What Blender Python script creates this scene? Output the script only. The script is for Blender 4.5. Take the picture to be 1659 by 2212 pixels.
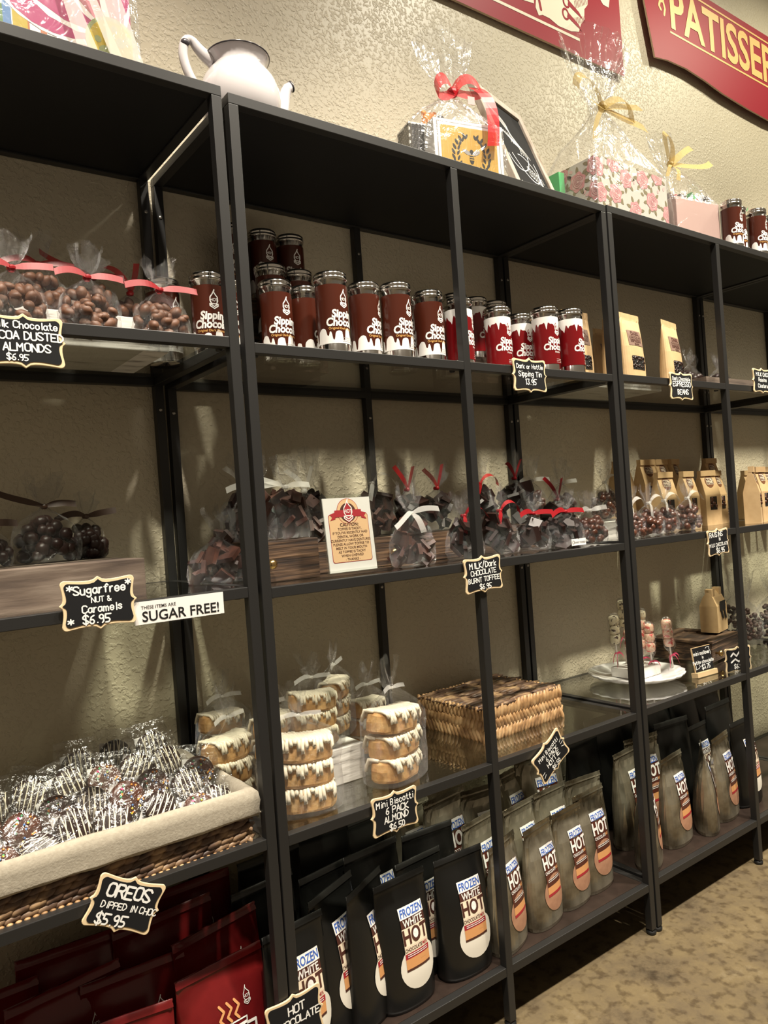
import bpy, bmesh, math, random
from mathutils import Vector, Matrix, Euler
random.seed(7)
S = bpy.context.scene
for o in list(bpy.data.objects): bpy.data.objects.remove(o)
# ---------------------------------------------------------------- camera, light, exposure
cam_d = bpy.data.cameras.new('camera'); cam = bpy.data.objects.new('camera', cam_d); S.collection.objects.link(cam)
YAW, PITCH, ROLL, FPX = 0.639, 0.0042, -0.0695, 1635.8
_d = Vector((math.sin(YAW)*math.cos(PITCH), math.cos(YAW)*math.cos(PITCH), math.sin(PITCH)))
_r = Vector((math.cos(YAW), -math.sin(YAW), 0)); _u = _r.cross(_d)
_R = math.cos(ROLL)*_r + math.sin(ROLL)*_u; _U = -math.sin(ROLL)*_r + math.cos(ROLL)*_u
_M = Matrix((_R, _U, -_d)).transposed().to_4x4(); _M.translation = Vector((-0.5788, -1.1318, 1.0629))
cam.matrix_world = _M
cam_d.sensor_fit = 'VERTICAL'; cam_d.sensor_height = 36.0; cam_d.lens = 36.0*FPX/2212.0
cam_d.clip_start = 0.02
S.camera = cam
S.view_settings.view_transform = 'Standard'; S.view_settings.look = 'None'
S.view_settings.exposure = 0.25; S.view_settings.gamma = 1.0
try: S.cycles.transparent_max_bounces = 32; S.cycles.max_bounces = 10
except Exception: pass

W = bpy.data.worlds.new('world'); S.world = W; W.use_nodes = True
W.node_tree.nodes['Background'].inputs[0].default_value = (1.0, 0.80, 0.56, 1)
W.node_tree.nodes['Background'].inputs[1].default_value = 0.16

def spot(x, y, z, tx, ty, tz, energy, col, size=100, blend=0.6, rad=0.045):
    d = bpy.data.lights.new('unseen_spot', 'SPOT'); d.energy = energy; d.color = col
    d.spot_size = math.radians(size); d.spot_blend = blend; d.shadow_soft_size = rad
    o = bpy.data.objects.new('unseen_spot', d); S.collection.objects.link(o); o.location = (x, y, z)
    o.rotation_euler = Vector((tx-x, ty-y, tz-z)).to_track_quat('-Z', 'Y').to_euler()
WARM = (1.0, 0.80, 0.55)
spot(0.16, -0.62, 3.35, 0.0, 0.1, 0.9, 23, (1.0, 0.87, 0.79), 120)
spot(1.55, -0.62, 3.35, 1.6, 0.1, 1.2, 72, (1.0, 0.95, 0.79), 125)
spot(-1.15, -0.62, 3.35, -1.0, 0.1, 0.8, 16, (1.0, 0.86, 0.76), 120)
spot(2.95, -0.62, 3.35, 2.7, 0.1, 1.2, 74, (1.0, 0.94, 0.72), 125)
for ax in (-1.3, -0.3, 0.7, 1.7, 2.7): spot(ax, -1.0, 3.3, ax+0.1, 0.15, 0.5, 300, (1.0, 0.91, 0.77), 66, 0.9, 0.06)  # unseen fill row, added to brighten the goods on the shelves

# ---------------------------------------------------------------- materials
MATS = {}
def nt(name):
    m = bpy.data.materials.new(name); m.use_nodes = True
    t = m.node_tree; b = t.nodes['Principled BSDF']; MATS[name] = m
    return m, t, b
def mat(name, col, rough=0.5, metal=0.0, spec=0.5, coat=0.0):
    m, t, b = nt(name)
    b.inputs['Base Color'].default_value = (*col, 1); b.inputs['Roughness'].default_value = rough
    b.inputs['Metallic'].default_value = metal; b.inputs['Specular IOR Level'].default_value = spec
    b.inputs['Coat Weight'].default_value = coat
    return m
def N(t, kind, **k):
    n = t.nodes.new(kind)
    for a, v in k.items():
        if a in n.inputs.keys(): n.inputs[a].default_value = v
        else: setattr(n, a, v)
    return n
def ramp(t, fac, stops):
    r = t.nodes.new('ShaderNodeValToRGB'); e = r.color_ramp.elements
    while len(e) < len(stops): e.new(0.5)
    for i, (p, c) in enumerate(stops): e[i].position = p; e[i].color = (*c, 1)
    t.links.new(fac, r.inputs[0]); return r.outputs[0]
def coords(t, scale=(1, 1, 1)):
    c = t.nodes.new('ShaderNodeTexCoord'); m = t.nodes.new('ShaderNodeMapping'); m.inputs['Scale'].default_value = scale
    t.links.new(c.outputs['Object'], m.inputs[0]); return m.outputs[0]
def noisy(name, stops, scale=20, detail=6, rough=0.5, bump=0.0, stretch=(1, 1, 1), spec=0.5, bscale=None, metal=0.0, bdist=0.002):
    m, t, b = nt(name); v = coords(t, stretch)
    n = N(t, 'ShaderNodeTexNoise'); n.inputs['Scale'].default_value = scale; n.inputs['Detail'].default_value = detail
    t.links.new(v, n.inputs['Vector'])
    t.links.new(ramp(t, n.outputs['Fac'], stops), b.inputs['Base Color'])
    b.inputs['Roughness'].default_value = rough; b.inputs['Specular IOR Level'].default_value = spec; b.inputs['Metallic'].default_value = metal
    if bump:
        n2 = N(t, 'ShaderNodeTexNoise'); n2.inputs['Scale'].default_value = bscale or scale; n2.inputs['Detail'].default_value = 4
        t.links.new(v, n2.inputs['Vector'])
        bp = N(t, 'ShaderNodeBump'); bp.inputs['Strength'].default_value = bump; bp.inputs['Distance'].default_value = bdist
        t.links.new(n2.outputs['Fac'], bp.inputs['Height']); t.links.new(bp.outputs[0], b.inputs['Normal'])
    return m
def film(name, tint=(0.97, 0.97, 0.97), rough=0.07, gain=1.0, base=0.03, bump=0.5, bscale=45, milky=0.0, ior=1.5):
    m = bpy.data.materials.new(name); m.use_nodes = True; t = m.node_tree; MATS[name] = m
    for n in list(t.nodes): t.nodes.remove(n)
    out = N(t, 'ShaderNodeOutputMaterial'); tr = N(t, 'ShaderNodeBsdfTransparent'); tr.inputs[0].default_value = (*tint, 1)
    gl = N(t, 'ShaderNodeBsdfGlossy'); gl.inputs['Roughness'].default_value = rough
    lw = N(t, 'ShaderNodeLayerWeight'); fr = N(t, 'ShaderNodeMath', operation='POWER'); fr.inputs[1].default_value = 3.0
    t.links.new(lw.outputs['Facing'], fr.inputs[0])
    if bump:
        v = coords(t); nz = N(t, 'ShaderNodeTexNoise'); nz.inputs['Scale'].default_value = bscale; nz.inputs['Detail'].default_value = 3
        nz.inputs['Distortion'].default_value = 1.5
        t.links.new(v, nz.inputs['Vector'])
        bp = N(t, 'ShaderNodeBump'); bp.inputs['Strength'].default_value = bump; bp.inputs['Distance'].default_value = 0.01
        t.links.new(nz.outputs['Fac'], bp.inputs['Height'])
        t.links.new(bp.outputs[0], gl.inputs['Normal'])
    mu = N(t, 'ShaderNodeMath', operation='MULTIPLY_ADD', use_clamp=True); mu.inputs[1].default_value = gain; mu.inputs[2].default_value = base
    t.links.new(fr.outputs[0], mu.inputs[0])
    mx = N(t, 'ShaderNodeMixShader'); t.links.new(mu.outputs[0], mx.inputs[0]); t.links.new(tr.outputs[0], mx.inputs[1]); t.links.new(gl.outputs[0], mx.inputs[2])
    last = mx
    if milky:
        df = N(t, 'ShaderNodeBsdfDiffuse'); df.inputs[0].default_value = (*tint, 1)
        m2 = N(t, 'ShaderNodeMixShader'); m2.inputs[0].default_value = milky
        t.links.new(mx.outputs[0], m2.inputs[1]); t.links.new(df.outputs[0], m2.inputs[2]); last = m2
    t.links.new(last.outputs[0], out.inputs[0]); return m
def organza(name, col, cover=0.6, sheen=0.35):
    m = bpy.data.materials.new(name); m.use_nodes = True; t = m.node_tree; MATS[name] = m
    b = t.nodes['Principled BSDF']; b.inputs['Base Color'].default_value = (*col, 1); b.inputs['Roughness'].default_value = sheen
    tr = N(t, 'ShaderNodeBsdfTransparent'); tr.inputs[0].default_value = (0.6+0.4*col[0], 0.6+0.4*col[1], 0.6+0.4*col[2], 1)
    mx = N(t, 'ShaderNodeMixShader'); mx.inputs[0].default_value = cover
    t.links.new(tr.outputs[0], mx.inputs[1]); t.links.new(b.outputs[0], mx.inputs[2]); t.links.new(mx.outputs[0], t.nodes['Material Output'].inputs[0]); return m

mat('metal_black', (0.016, 0.0155, 0.015), 0.42, 0.0, 0.5)
mat('panel_black', (0.007, 0.007, 0.007), 0.6, 0, 0.3)
noisy('panel_brown', [(0.3, (0.020, 0.013, 0.010)), (0.7, (0.034, 0.022, 0.017))], 30, rough=0.35)
mat('steel', (0.75, 0.73, 0.70), 0.12, 1.0)
mat('steel_bolt', (0.5, 0.48, 0.45), 0.35, 1.0)
mat('white', (0.80, 0.78, 0.74), 0.5)
mat('paper_white', (0.82, 0.80, 0.77), 0.6)
mat('black', (0.008, 0.008, 0.008), 0.5)
mat('chalk_black', (0.010, 0.010, 0.011), 0.75, 0, 0.2)
mat('cream', (0.80, 0.62, 0.38), 0.55)
mat('chalk_white', (0.85, 0.85, 0.83), 0.6)
mat('brown_label', (0.060, 0.0125, 0.006), 0.24)
mat('red_label', (0.16, 0.004, 0.006), 0.24)
mat('gold_print', (0.75, 0.42, 0.12), 0.45)
mat('grey_print', (0.30, 0.29, 0.28), 0.5)
mat('enamel', (0.62, 0.585, 0.59), 0.10, 0, 0.5, 0.6)
mat('enamel_rim', (0.05, 0.045, 0.05), 0.25)
mat('enamel_in', (0.45, 0.42, 0.42), 0.25)
mat('sign_red', (0.30, 0.008, 0.022), 0.5, 0, 0.3)
mat('sign_cream', (0.80, 0.72, 0.56), 0.45)
mat('sign_gold', (0.78, 0.50, 0.17), 0.4)
mat('sign_edge', (0.55, 0.40, 0.28), 0.6)
mat('satin_red', (0.24, 0.003, 0.007), 0.45, 0, 0.3)
mat('satin_brown', (0.055, 0.026, 0.014), 0.35)
organza('organza_red', (0.50, 0.010, 0.018), 0.72)
organza('organza_red_dark', (0.40, 0.008, 0.012), 0.78)
organza('organza_white', (0.80, 0.79, 0.75), 0.36)
organza('organza_gold', (0.56, 0.42, 0.16), 0.58, 0.25)
organza('ribbon_pink', (0.85, 0.10, 0.22), 0.8)
film('cellophane', (0.985,0.985,0.985), gain=0.40, base=0.12, rough=0.20, bump=1.0, bscale=45)
film('cellophane_flat', (0.99,0.99,0.99), gain=0.4, base=0.085, rough=0.18, bump=1.0, bscale=40)
film('cellophane_big', (0.985,0.985,0.985), gain=0.5, base=0.07, milky=0.02,  rough=0.2, bscale=18, bump=0.8)
film('shelf_glass', (0.93, 0.95, 0.92), 0.02, 0.95, 0.045, 0)
film('acrylic', (0.97, 0.98, 0.97), 0.03, 0.8, 0.045, 0)
film('film_pleat', (0.95,0.93,0.88), 0.1, 1.0, 0.05, 0.3, 30, milky=0.42)
film('pouch_clear', (0.55, 0.52, 0.46), 0.10, 1.3, 0.12, 0.6, 28)
noisy('almond', [(0.3, (0.085, 0.034, 0.016)), (0.7, (0.16, 0.068, 0.034))], 120, rough=0.55)
mat('choc_dark', (0.020, 0.008, 0.006), 0.38, 0, 0.4)
noisy('choc_milk', [(0.3, (0.060, 0.020, 0.011)), (0.75, (0.10, 0.036, 0.020))], 60, rough=0.3)
noisy('choc_bark', [(0.3, (0.028, 0.010, 0.007)), (0.75, (0.085, 0.032, 0.020))], 50, rough=0.5)
noisy('biscotti', [(0.25, (0.42, 0.20, 0.065)), (0.5, (0.58, 0.33, 0.12)), (0.8, (0.74, 0.50, 0.24))], 55, rough=0.8, bump=0.7, bscale=90)
mat('icing', (0.83, 0.76, 0.60), 0.35)
noisy('kraft', [(0.3, (0.50, 0.33, 0.16)), (0.7, (0.57, 0.39, 0.20))], 40, rough=0.7, bump=0.15)
mat('kraft_dark', (0.16, 0.060, 0.022), 0.6)
mat('label_brown', (0.085, 0.022, 0.012), 0.45)
mat('label_dull', (0.22, 0.14, 0.105), 0.5)
mat('card_tan', (0.66, 0.44, 0.24), 0.55)
mat('pouch_black', (0.007, 0.007, 0.0065), 0.30, 0, 0.5)
noisy('pouch_foil', [(0.35, (0.13, 0.105, 0.07)), (0.65, (0.48, 0.44, 0.34))], 12, rough=0.22, metal=0.7, bump=0.6, bscale=22)
noisy('pouch_red', [(0.3, (0.095, 0.005, 0.007)), (0.7, (0.16, 0.010, 0.010))], 12, rough=0.22, bump=0.4, bscale=22)
mat('orange', (0.64, 0.31, 0.12), 0.5)
mat('print_red', (0.36, 0.02, 0.03), 0.5)
mat('print_blue', (0.045, 0.12, 0.45), 0.5)
mat('print_brown', (0.07, 0.022, 0.015), 0.5)
mat('label_cream', (0.80, 0.68, 0.52), 0.5)
mat('powder_white', (0.75, 0.71, 0.62), 0.6)
noisy('powder_cocoa', [(0.3, (0.34, 0.17, 0.10)), (0.7, (0.42, 0.22, 0.13))], 60, rough=0.7)
noisy('wood_barn', [(0.3, (0.05, 0.034, 0.026)), (0.5, (0.115, 0.083, 0.062)), (0.7, (0.21, 0.165, 0.13))], 22, rough=0.85, bump=0.8, stretch=(0.35, 1, 3.0))
noisy('wood_dark', [(0.35, (0.016, 0.009, 0.006)), (0.5, (0.060, 0.032, 0.017)), (0.68, (0.17, 0.10, 0.055))], 32, rough=0.7, bump=0.9, stretch=(0.22, 1, 6.0))
noisy('wood_white', [(0.30, (0.20, 0.18, 0.16)), (0.42, (0.62, 0.60, 0.56)), (0.8, (0.78, 0.76, 0.72))], 45, rough=0.8, bump=0.6, stretch=(0.3, 1, 2.5))
noisy('wood_frame', [(0.3, (0.16, 0.11, 0.07)), (0.5, (0.40, 0.34, 0.28)), (0.8, (0.50, 0.45, 0.39))], 26, rough=0.75, bump=0.4, stretch=(1, 1, 0.4))
mat('wood_pale', (0.55, 0.40, 0.22), 0.6)
mat('brass', (0.75, 0.52, 0.22), 0.25, 1.0)
noisy('seagrass', [(0.30, (0.035, 0.018, 0.011)), (0.5, (0.12, 0.068, 0.042)), (0.70, (0.36, 0.23, 0.12))], 30, detail=3, rough=0.5)
noisy('seagrass_tan', [(0.28, (0.16, 0.080, 0.030)), (0.5, (0.40, 0.23, 0.10)), (0.75, (0.62, 0.42, 0.22))], 42, detail=3, rough=0.5)
mat('weave_core', (0.03, 0.016, 0.009), 0.8)
noisy('linen', [(0.3, (0.33, 0.29, 0.225)), (0.7, (0.40, 0.36, 0.285))], 160, rough=0.95, bump=0.3, bscale=300)
mat('pink_paper', (0.46, 0.31, 0.275), 0.5)
mat('tissue_green', (0.10, 0.42, 0.16), 0.6)
mat('yellow_print', (0.52, 0.31, 0.04), 0.5)
mat('stripe_yellow', (0.46, 0.34, 0.005), 0.5); mat('stripe_blue', (0.065, 0.19, 0.42), 0.5); mat('stripe_green', (0.09, 0.20, 0.05), 0.5)
mat('stripe_orange', (0.42, 0.12, 0.02), 0.5); mat('petal_pink', (0.40, 0.025, 0.14), 0.5); mat('petal_light', (0.50, 0.19, 0.23), 0.5)
mat('dot_green', (0.26, 0.31, 0.13), 0.5)
mat('rose_pink', (0.52, 0.21, 0.22), 0.55); mat('rose_deep', (0.40, 0.11, 0.13), 0.55); mat('rose_pale', (0.58, 0.36, 0.34), 0.55); mat('leaf_olive', (0.17, 0.135, 0.06), 0.6)
mat('box_white', (0.47, 0.45, 0.40), 0.55)
mat('toy_orange', (0.80, 0.28, 0.03), 0.5)
mat('plate_white', (0.82, 0.80, 0.78), 0.18, 0, 0.5, 0.4)
noisy('mallow', [(0.42, (0.75, 0.66, 0.45)), (0.56, (0.80, 0.72, 0.52)), (0.62, (0.06, 0.03, 0.02))], 110, detail=2, rough=0.5)
noisy('mallow_pink', [(0.40, (0.62, 0.40, 0.28)), (0.52, (0.70, 0.50, 0.36)), (0.60, (0.55, 0.08, 0.07))], 110, detail=2, rough=0.5)
mat('stick', (0.80, 0.76, 0.70), 0.5)
for i, c in enumerate([(0.85, 0.10, 0.25), (0.85, 0.62, 0.03), (0.10, 0.45, 0.20), (0.10, 0.25, 0.60), (0.90, 0.85, 0.80), (0.85, 0.30, 0.05)]): mat('sprinkle%d' % i, c, 0.4)

def wall_mat():
    m, t, b = nt('wall_plaster'); v = coords(t)
    n = N(t, 'ShaderNodeTexNoise'); n.inputs['Scale'].default_value = 2.2; n.inputs['Detail'].default_value = 3; t.links.new(v, n.inputs['Vector'])
    t.links.new(ramp(t, n.outputs['Fac'], [(0.3, (0.56, 0.495, 0.37)), (0.7, (0.61, 0.545, 0.41))]), b.inputs['Base Color'])
    n1 = N(t, 'ShaderNodeTexNoise'); n1.inputs['Scale'].default_value = 120; n1.inputs['Detail'].default_value = 4; n1.inputs['Distortion'].default_value = 0.3; t.links.new(v, n1.inputs['Vector'])
    r = ramp(t, n1.outputs['Fac'], [(0.48, (0, 0, 0)), (0.66, (1, 1, 1))])
    bp = N(t, 'ShaderNodeBump'); bp.inputs['Strength'].default_value = 0.55; bp.inputs['Distance'].default_value = 0.002
    t.links.new(r, bp.inputs['Height']); t.links.new(bp.outputs[0], b.inputs['Normal']); b.inputs['Roughness'].default_value = 0.42
    return m
wall_mat()
def floor_mat():
    m, t, b = nt('floor_concrete'); v = coords(t)
    n = N(t, 'ShaderNodeTexNoise'); n.inputs['Scale'].default_value = 5.5; n.inputs['Detail'].default_value = 12; n.inputs['Roughness'].default_value = 0.72; t.links.new(v, n.inputs['Vector'])
    c1 = ramp(t, n.outputs['Fac'], [(0.30, (0.055, 0.042, 0.028)), (0.45, (0.135, 0.102, 0.060)), (0.58, (0.175, 0.132, 0.070)), (0.75, (0.25, 0.205, 0.135))])
    n2 = N(t, 'ShaderNodeTexNoise'); n2.inputs['Scale'].default_value = 38; n2.inputs['Detail'].default_value = 6; t.links.new(v, n2.inputs['Vector'])
    c2 = ramp(t, n2.outputs['Fac'], [(0.36, (0.42, 0.38, 0.36)), (0.50, (1, 1, 1))])
    mx = N(t, 'ShaderNodeMix', data_type='RGBA', blend_type='MULTIPLY'); mx.inputs['Factor'].default_value = 0.75
    t.links.new(c1, mx.inputs[6]); t.links.new(c2, mx.inputs[7])
    vo = N(t, 'ShaderNodeTexVoronoi'); vo.inputs['Scale'].default_value = 5.0; t.links.new(v, vo.inputs['Vector'])
    c3 = ramp(t, vo.outputs['Distance'], [(0.075, (0.12, 0.11, 0.13)), (0.095, (1, 1, 1))])
    mx2 = N(t, 'ShaderNodeMix', data_type='RGBA', blend_type='MULTIPLY'); mx2.inputs['Factor'].default_value = 0.7
    t.links.new(mx.outputs[2], mx2.inputs[6]); t.links.new(c3, mx2.inputs[7])
    t.links.new(mx2.outputs[2], b.inputs['Base Color'])
    b.inputs['Roughness'].default_value = 0.38
    bp = N(t, 'ShaderNodeBump'); bp.inputs['Strength'].default_value = 0.25; bp.inputs['Distance'].default_value = 0.002
    t.links.new(n2.outputs['Fac'], bp.inputs['Height']); t.links.new(bp.outputs[0], b.inputs['Normal'])
floor_mat()

# ---------------------------------------------------------------- mesh helpers
class MB:
    def __init__(s): s.v = []; s.f = []; s.m = []
    def add(s, vs, fs, m=0, M=None):
        b = len(s.v)
        s.v += [tuple(M @ Vector(p)) if M is not None else tuple(p) for p in vs]
        for f in fs: s.f.append([b+i for i in f]); s.m.append(m)
        return s
    def box(s, lo, hi, m=0, M=None):
        x0, y0, z0 = lo; x1, y1, z1 = hi
        return s.add([(x0,y0,z0),(x1,y0,z0),(x1,y1,z0),(x0,y1,z0),(x0,y0,z1),(x1,y0,z1),(x1,y1,z1),(x0,y1,z1)],
                     [(0,3,2,1),(4,5,6,7),(0,1,5,4),(1,2,6,5),(2,3,7,6),(3,0,4,7)], m, M)
    def loft(s, rings, m=0, cap0=True, cap1=True, closed=True, M=None):
        n = len(rings[0]); vs = [p for r in rings for p in r]; fs = []
        for i in range(len(rings)-1):
            for j in range(n if closed else n-1):
                k = (j+1) % n; fs.append((i*n+j, i*n+k, (i+1)*n+k, (i+1)*n+j))
        if closed and cap0: fs.append(tuple(range(n))[::-1])
        if closed and cap1: fs.append(tuple((len(rings)-1)*n+j for j in range(n)))
        return s.add(vs, fs, m, M)
    def lathe(s, prof, seg=24, m=0, M=None, cap0=True, cap1=True):
        return s.loft([[(r*math.cos(2*math.pi*j/seg), r*math.sin(2*math.pi*j/seg), z) for j in range(seg)] for r, z in prof], m, cap0, cap1, True, M)
    def tube(s, pts, rad, seg=8, m=0, M=None):
        P = [Vector(p) for p in pts]; rings = []; a = None
        for i, p in enumerate(P):
            d = (P[min(i+1, len(P)-1)] - P[max(i-1, 0)]).normalized()
            if a is None: a = d.cross(Vector((0, 0, 1))); a = a if a.length > 0.1 else d.cross(Vector((1, 0, 0)))
            a = a - d*a.dot(d); a = a if a.length > 1e-4 else d.orthogonal(); a.normalize(); b = d.cross(a)
            r = rad[i] if isinstance(rad, (list, tuple)) else rad
            rings.append([p + a*r*math.cos(2*math.pi*j/seg) + b*r*math.sin(2*math.pi*j/seg) for j in range(seg)])
        return s.loft(rings, m, True, True, True, M)
    def ball(s, c, r, m=0, seg=8, rings=5, R=None):
        rx, ry, rz = r if isinstance(r, (list, tuple)) else (r, r, r); vs = []; fs = []
        for i in range(1, rings):
            t = math.pi*i/rings
            for j in range(seg): vs.append(Vector((rx*math.sin(t)*math.cos(2*math.pi*j/seg), ry*math.sin(t)*math.sin(2*math.pi*j/seg), rz*math.cos(t))))
        vs += [Vector((0, 0, rz)), Vector((0, 0, -rz))]; T = len(vs)-2
        for i in range(rings-2):
            for j in range(seg): k = (j+1) % seg; fs.append((i*seg+j, (i+1)*seg+j, (i+1)*seg+k, i*seg+k))
        for j in range(seg): k = (j+1) % seg; fs.append((T, j, k)); fs.append((T+1, (rings-2)*seg+k, (rings-2)*seg+j))
        if R is not None: vs = [R @ v for v in vs]
        c = Vector(c); return s.add([v+c for v in vs], fs, m)
    def prism(s, o2, y0, y1, m=0, mside=None, M=None):      # outline in x,z extruded along y
        n = len(o2); vs = [(x, y0, z) for x, z in o2] + [(x, y1, z) for x, z in o2]
        s.add(vs, [tuple(range(n)), tuple(range(2*n-1, n-1, -1))], m, M)
        b = len(s.v)-2*n
        for j in range(n):
            k = (j+1) % n; s.f.append([b+j, b+n+j, b+n+k, b+k]); s.m.append(m if mside is None else mside)
        return s
    def strip(s, path, side, width, m=0, M=None):           # ribbon
        P = [Vector(p) for p in path]; vs = []; fs = []
        for i, p in enumerate(P):
            sd = Vector(side(i/(len(P)-1))) if callable(side) else Vector(side)
            wd = width(i/(len(P)-1)) if callable(width) else width
            sd = sd.normalized()*wd/2; vs += [p-sd, p+sd]
        for i in range(len(P)-1): fs.append((2*i, 2*i+1, 2*i+3, 2*i+2))
        return s.add(vs, fs, m, M)
    def flat(s, polys, fn, m=0):                            # 2D polygons laid on a surface by fn(x, z)
        for i, p in enumerate(polys):       # a hair of stagger keeps overlapping ink from being coplanar
            d = 1.1e-5*((len(s.f)) % 19); s.add([(q[0], q[1]-d, q[2]) for q in (fn(x, z) for x, z in p)], [tuple(range(len(p)))], m)
        return s
    def mesh(s, name, mats, smooth=False):
        me = bpy.data.meshes.new(name); me.from_pydata(s.v, [], s.f)
        for k in (mats if isinstance(mats, (list, tuple)) else [mats]): me.materials.append(MATS[k])
        me.polygons.foreach_set('material_index', s.m)
        if smooth: me.polygons.foreach_set('use_smooth', [True]*len(s.f))
        me.update(); return me
    def build(s, name, mats, parent=None, smooth=False):
        return ob(name, s.mesh(name, mats, smooth), parent)
def ob(name, me, parent=None, loc=None, rot=None, scale=None):
    o = bpy.data.objects.new(name, me); S.collection.objects.link(o)
    if parent is not None: o.parent = parent
    if loc is not None: o.location = loc
    if rot is not None: o.rotation_euler = rot
    if scale is not None: o.scale = scale
    return o
def thing(name, label, cat, loc=(0, 0, 0), rz=0.0, group=None, rx=0.0, ry=0.0):
    o = bpy.data.objects.new(name, None); o.empty_display_size = 0.02; S.collection.objects.link(o)
    o.location = loc; o.rotation_euler = (math.radians(rx), math.radians(ry), math.radians(rz))
    o['label'] = label; o['category'] = cat
    if group: o['group'] = group
    return o
def tag(o, label, cat, group=None):
    o['label'] = label; o['category'] = cat
    if group: o['group'] = group
    return o
def structure(o): o['kind'] = 'structure'; return o
def bevel(o, w=0.002, seg=2):
    md = o.modifiers.new('bevel', 'BEVEL'); md.width = w; md.segments = seg; md.limit_method = 'ANGLE'; return o
def dup(root, label, loc, rz=None, group=None, scale=None, rx=None):
    r = root.copy(); S.collection.objects.link(r); r.location = loc; r['label'] = label
    e = list(r.rotation_euler)
    if rz is not None: e[2] = math.radians(rz)
    if rx is not None: e[0] = math.radians(rx)
    r.rotation_euler = e
    if group: r['group'] = group
    if scale is not None: r.scale = scale
    for ch in root.children:
        c = ch.copy(); S.collection.objects.link(c); c.parent = r
        for g in ch.children:
            d = g.copy(); S.collection.objects.link(d); d.parent = c
    return r
def bez(p0, p1, p2, n=10, p3=None):
    p0, p1, p2 = Vector(p0), Vector(p1), Vector(p2)
    if p3 is None: return [(1-t)**2*p0 + 2*t*(1-t)*p1 + t*t*p2 for t in [i/n for i in range(n+1)]]
    p3 = Vector(p3)
    return [(1-t)**3*p0 + 3*t*(1-t)**2*p1 + 3*t*t*(1-t)*p2 + t**3*p3 for t in [i/n for i in range(n+1)]]
def disc(cx, cz, r, n=16, rz=None): return [(cx + r*math.cos(2*math.pi*i/n), cz + (rz or r)*math.sin(2*math.pi*i/n)) for i in range(n)]
def leaf(cx, cz, l, w, a):
    pts = [(-l/2, 0), (-l*.36, w*.30), (-l/6, w*.48), (l*.06, w*.50), (l*.28, w*.38), (l*.43, w*.18), (l/2, 0), (l*.43, -w*.18), (l*.28, -w*.38), (l*.06, -w*.50), (-l/6, -w*.48), (-l*.36, -w*.30)]; c, s_ = math.cos(a), math.sin(a)
    return [(cx + x*c - z*s_, cz + x*s_ + z*c) for x, z in pts]

# ---- lettering: printed (filled) and hand-drawn (stroked)
_tc = {}
def text2d(txt, size, bold=0.0, shear=0.0, sx=1.0):
    key = (txt, size, bold, shear, sx)
    if key in _tc: return _tc[key]
    cu = bpy.data.curves.new('t', 'FONT'); cu.body = txt; cu.size = size; cu.align_x = 'CENTER'; cu.offset = bold*size; cu.shear = shear
    cu.resolution_u = 3; cu.fill_mode = 'FRONT'
    o = bpy.data.objects.new('t', cu); me = o.to_mesh()
    vs = [(v.co.x*sx, v.co.y) for v in me.vertices]; ps = [[vs[i] for i in p.vertices] for p in me.polygons]
    o.to_mesh_clear(); bpy.data.objects.remove(o); bpy.data.curves.remove(cu)
    _tc[key] = ps; return ps
def move(ps, dx=0, dz=0, a=0.0):
    c, s_ = math.cos(a), math.sin(a)
    return [[(x*c - z*s_ + dx, x*s_ + z*c + dz) for x, z in p] for p in ps]
GL = {'A':'02 28 42|14 34','B':'02 08 28 37 36 25 05|25 34 33 22 02','C':'47 38 18 07 03 12 32 43','D':'02 08 28 46 44 22 02','E':'48 08 02 42|05 35','F':'48 08 02|05 35',
'G':'47 38 18 07 03 12 32 43 45 25','H':'08 02|48 42|05 45','I':'28 22','J':'38 33 22 12 03','K':'08 02|48 05 42','L':'08 02 42','M':'02 08 25 48 42','N':'02 08 42 48',
'O':'18 38 47 43 32 12 03 07 18','P':'02 08 38 47 46 35 05','R':'02 08 38 47 46 35 05|25 42','S':'47 38 18 07 06 34 43 32 12 03','T':'08 48|28 22','U':'08 03 12 32 43 48',
'V':'08 22 48','W':'08 12 25 32 48','Y':'08 25 48|25 22','Z':'08 48 02 42','X':'08 42|48 02',
'a':'35 26 16 05 03 12 22 34|36 33 42','b':'08 02|05 16 26 35 33 22 12 03','c':'35 26 16 05 03 12 22 33','d':'38 32|35 26 16 05 03 12 22 33','e':'04 34 35 26 16 05 03 12 22 33',
'f':'37 28 17 12|06 26','g':'35 26 16 05 04 13 23 34|36 31 20 10 01','h':'08 02|05 16 26 35 32','i':'16 12|18 18','k':'08 02|36 04 32','l':'18 12','m':'06 02|05 16 25 22|25 36 45 42',
'n':'06 02|05 16 26 35 32','o':'16 26 35 33 22 12 03 05 16','p':'06 00|05 16 26 35 33 22 12 03','r':'06 02|04 16 26','s':'35 26 16 05 24 33 22 12 03','t':'18 13 22 32|06 26',
'u':'06 03 12 22 33|36 32','w':'06 12 25 32 46','y':'06 03 12 22 33|36 31 20 10','0':'18 28 36 34 22 12 04 06 18','1':'17 28 22','2':'07 18 28 37 36 02 42','3':'08 38 25 34 33 22 12 03',
'5':'48 08 05 25 34 33 22 02','6':'38 17 04 03 12 22 33 34 25 15 04','7':'08 48 12','9':'36 25 15 06 07 18 28 37 36 33 22','$':'47 38 18 07 06 34 43 32 12 03|29 21','.':'12 12',
'/':'01 39','&':'42 07 18 27 04 03 12 22 44','*':'24 28|05 47|07 45',"'":'18 17','-':'05 35','!':'18 14|12 12'}
NARROW = {'i': 2.4, 'l': 2.4, '.': 2.4, 'I': 3.6, ' ': 3.0, 't': 4.0, 'r': 3.8, '1': 3.6, "'": 2.2, 'm': 5.6, 'M': 5.8, 'f': 4.2}
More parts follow.
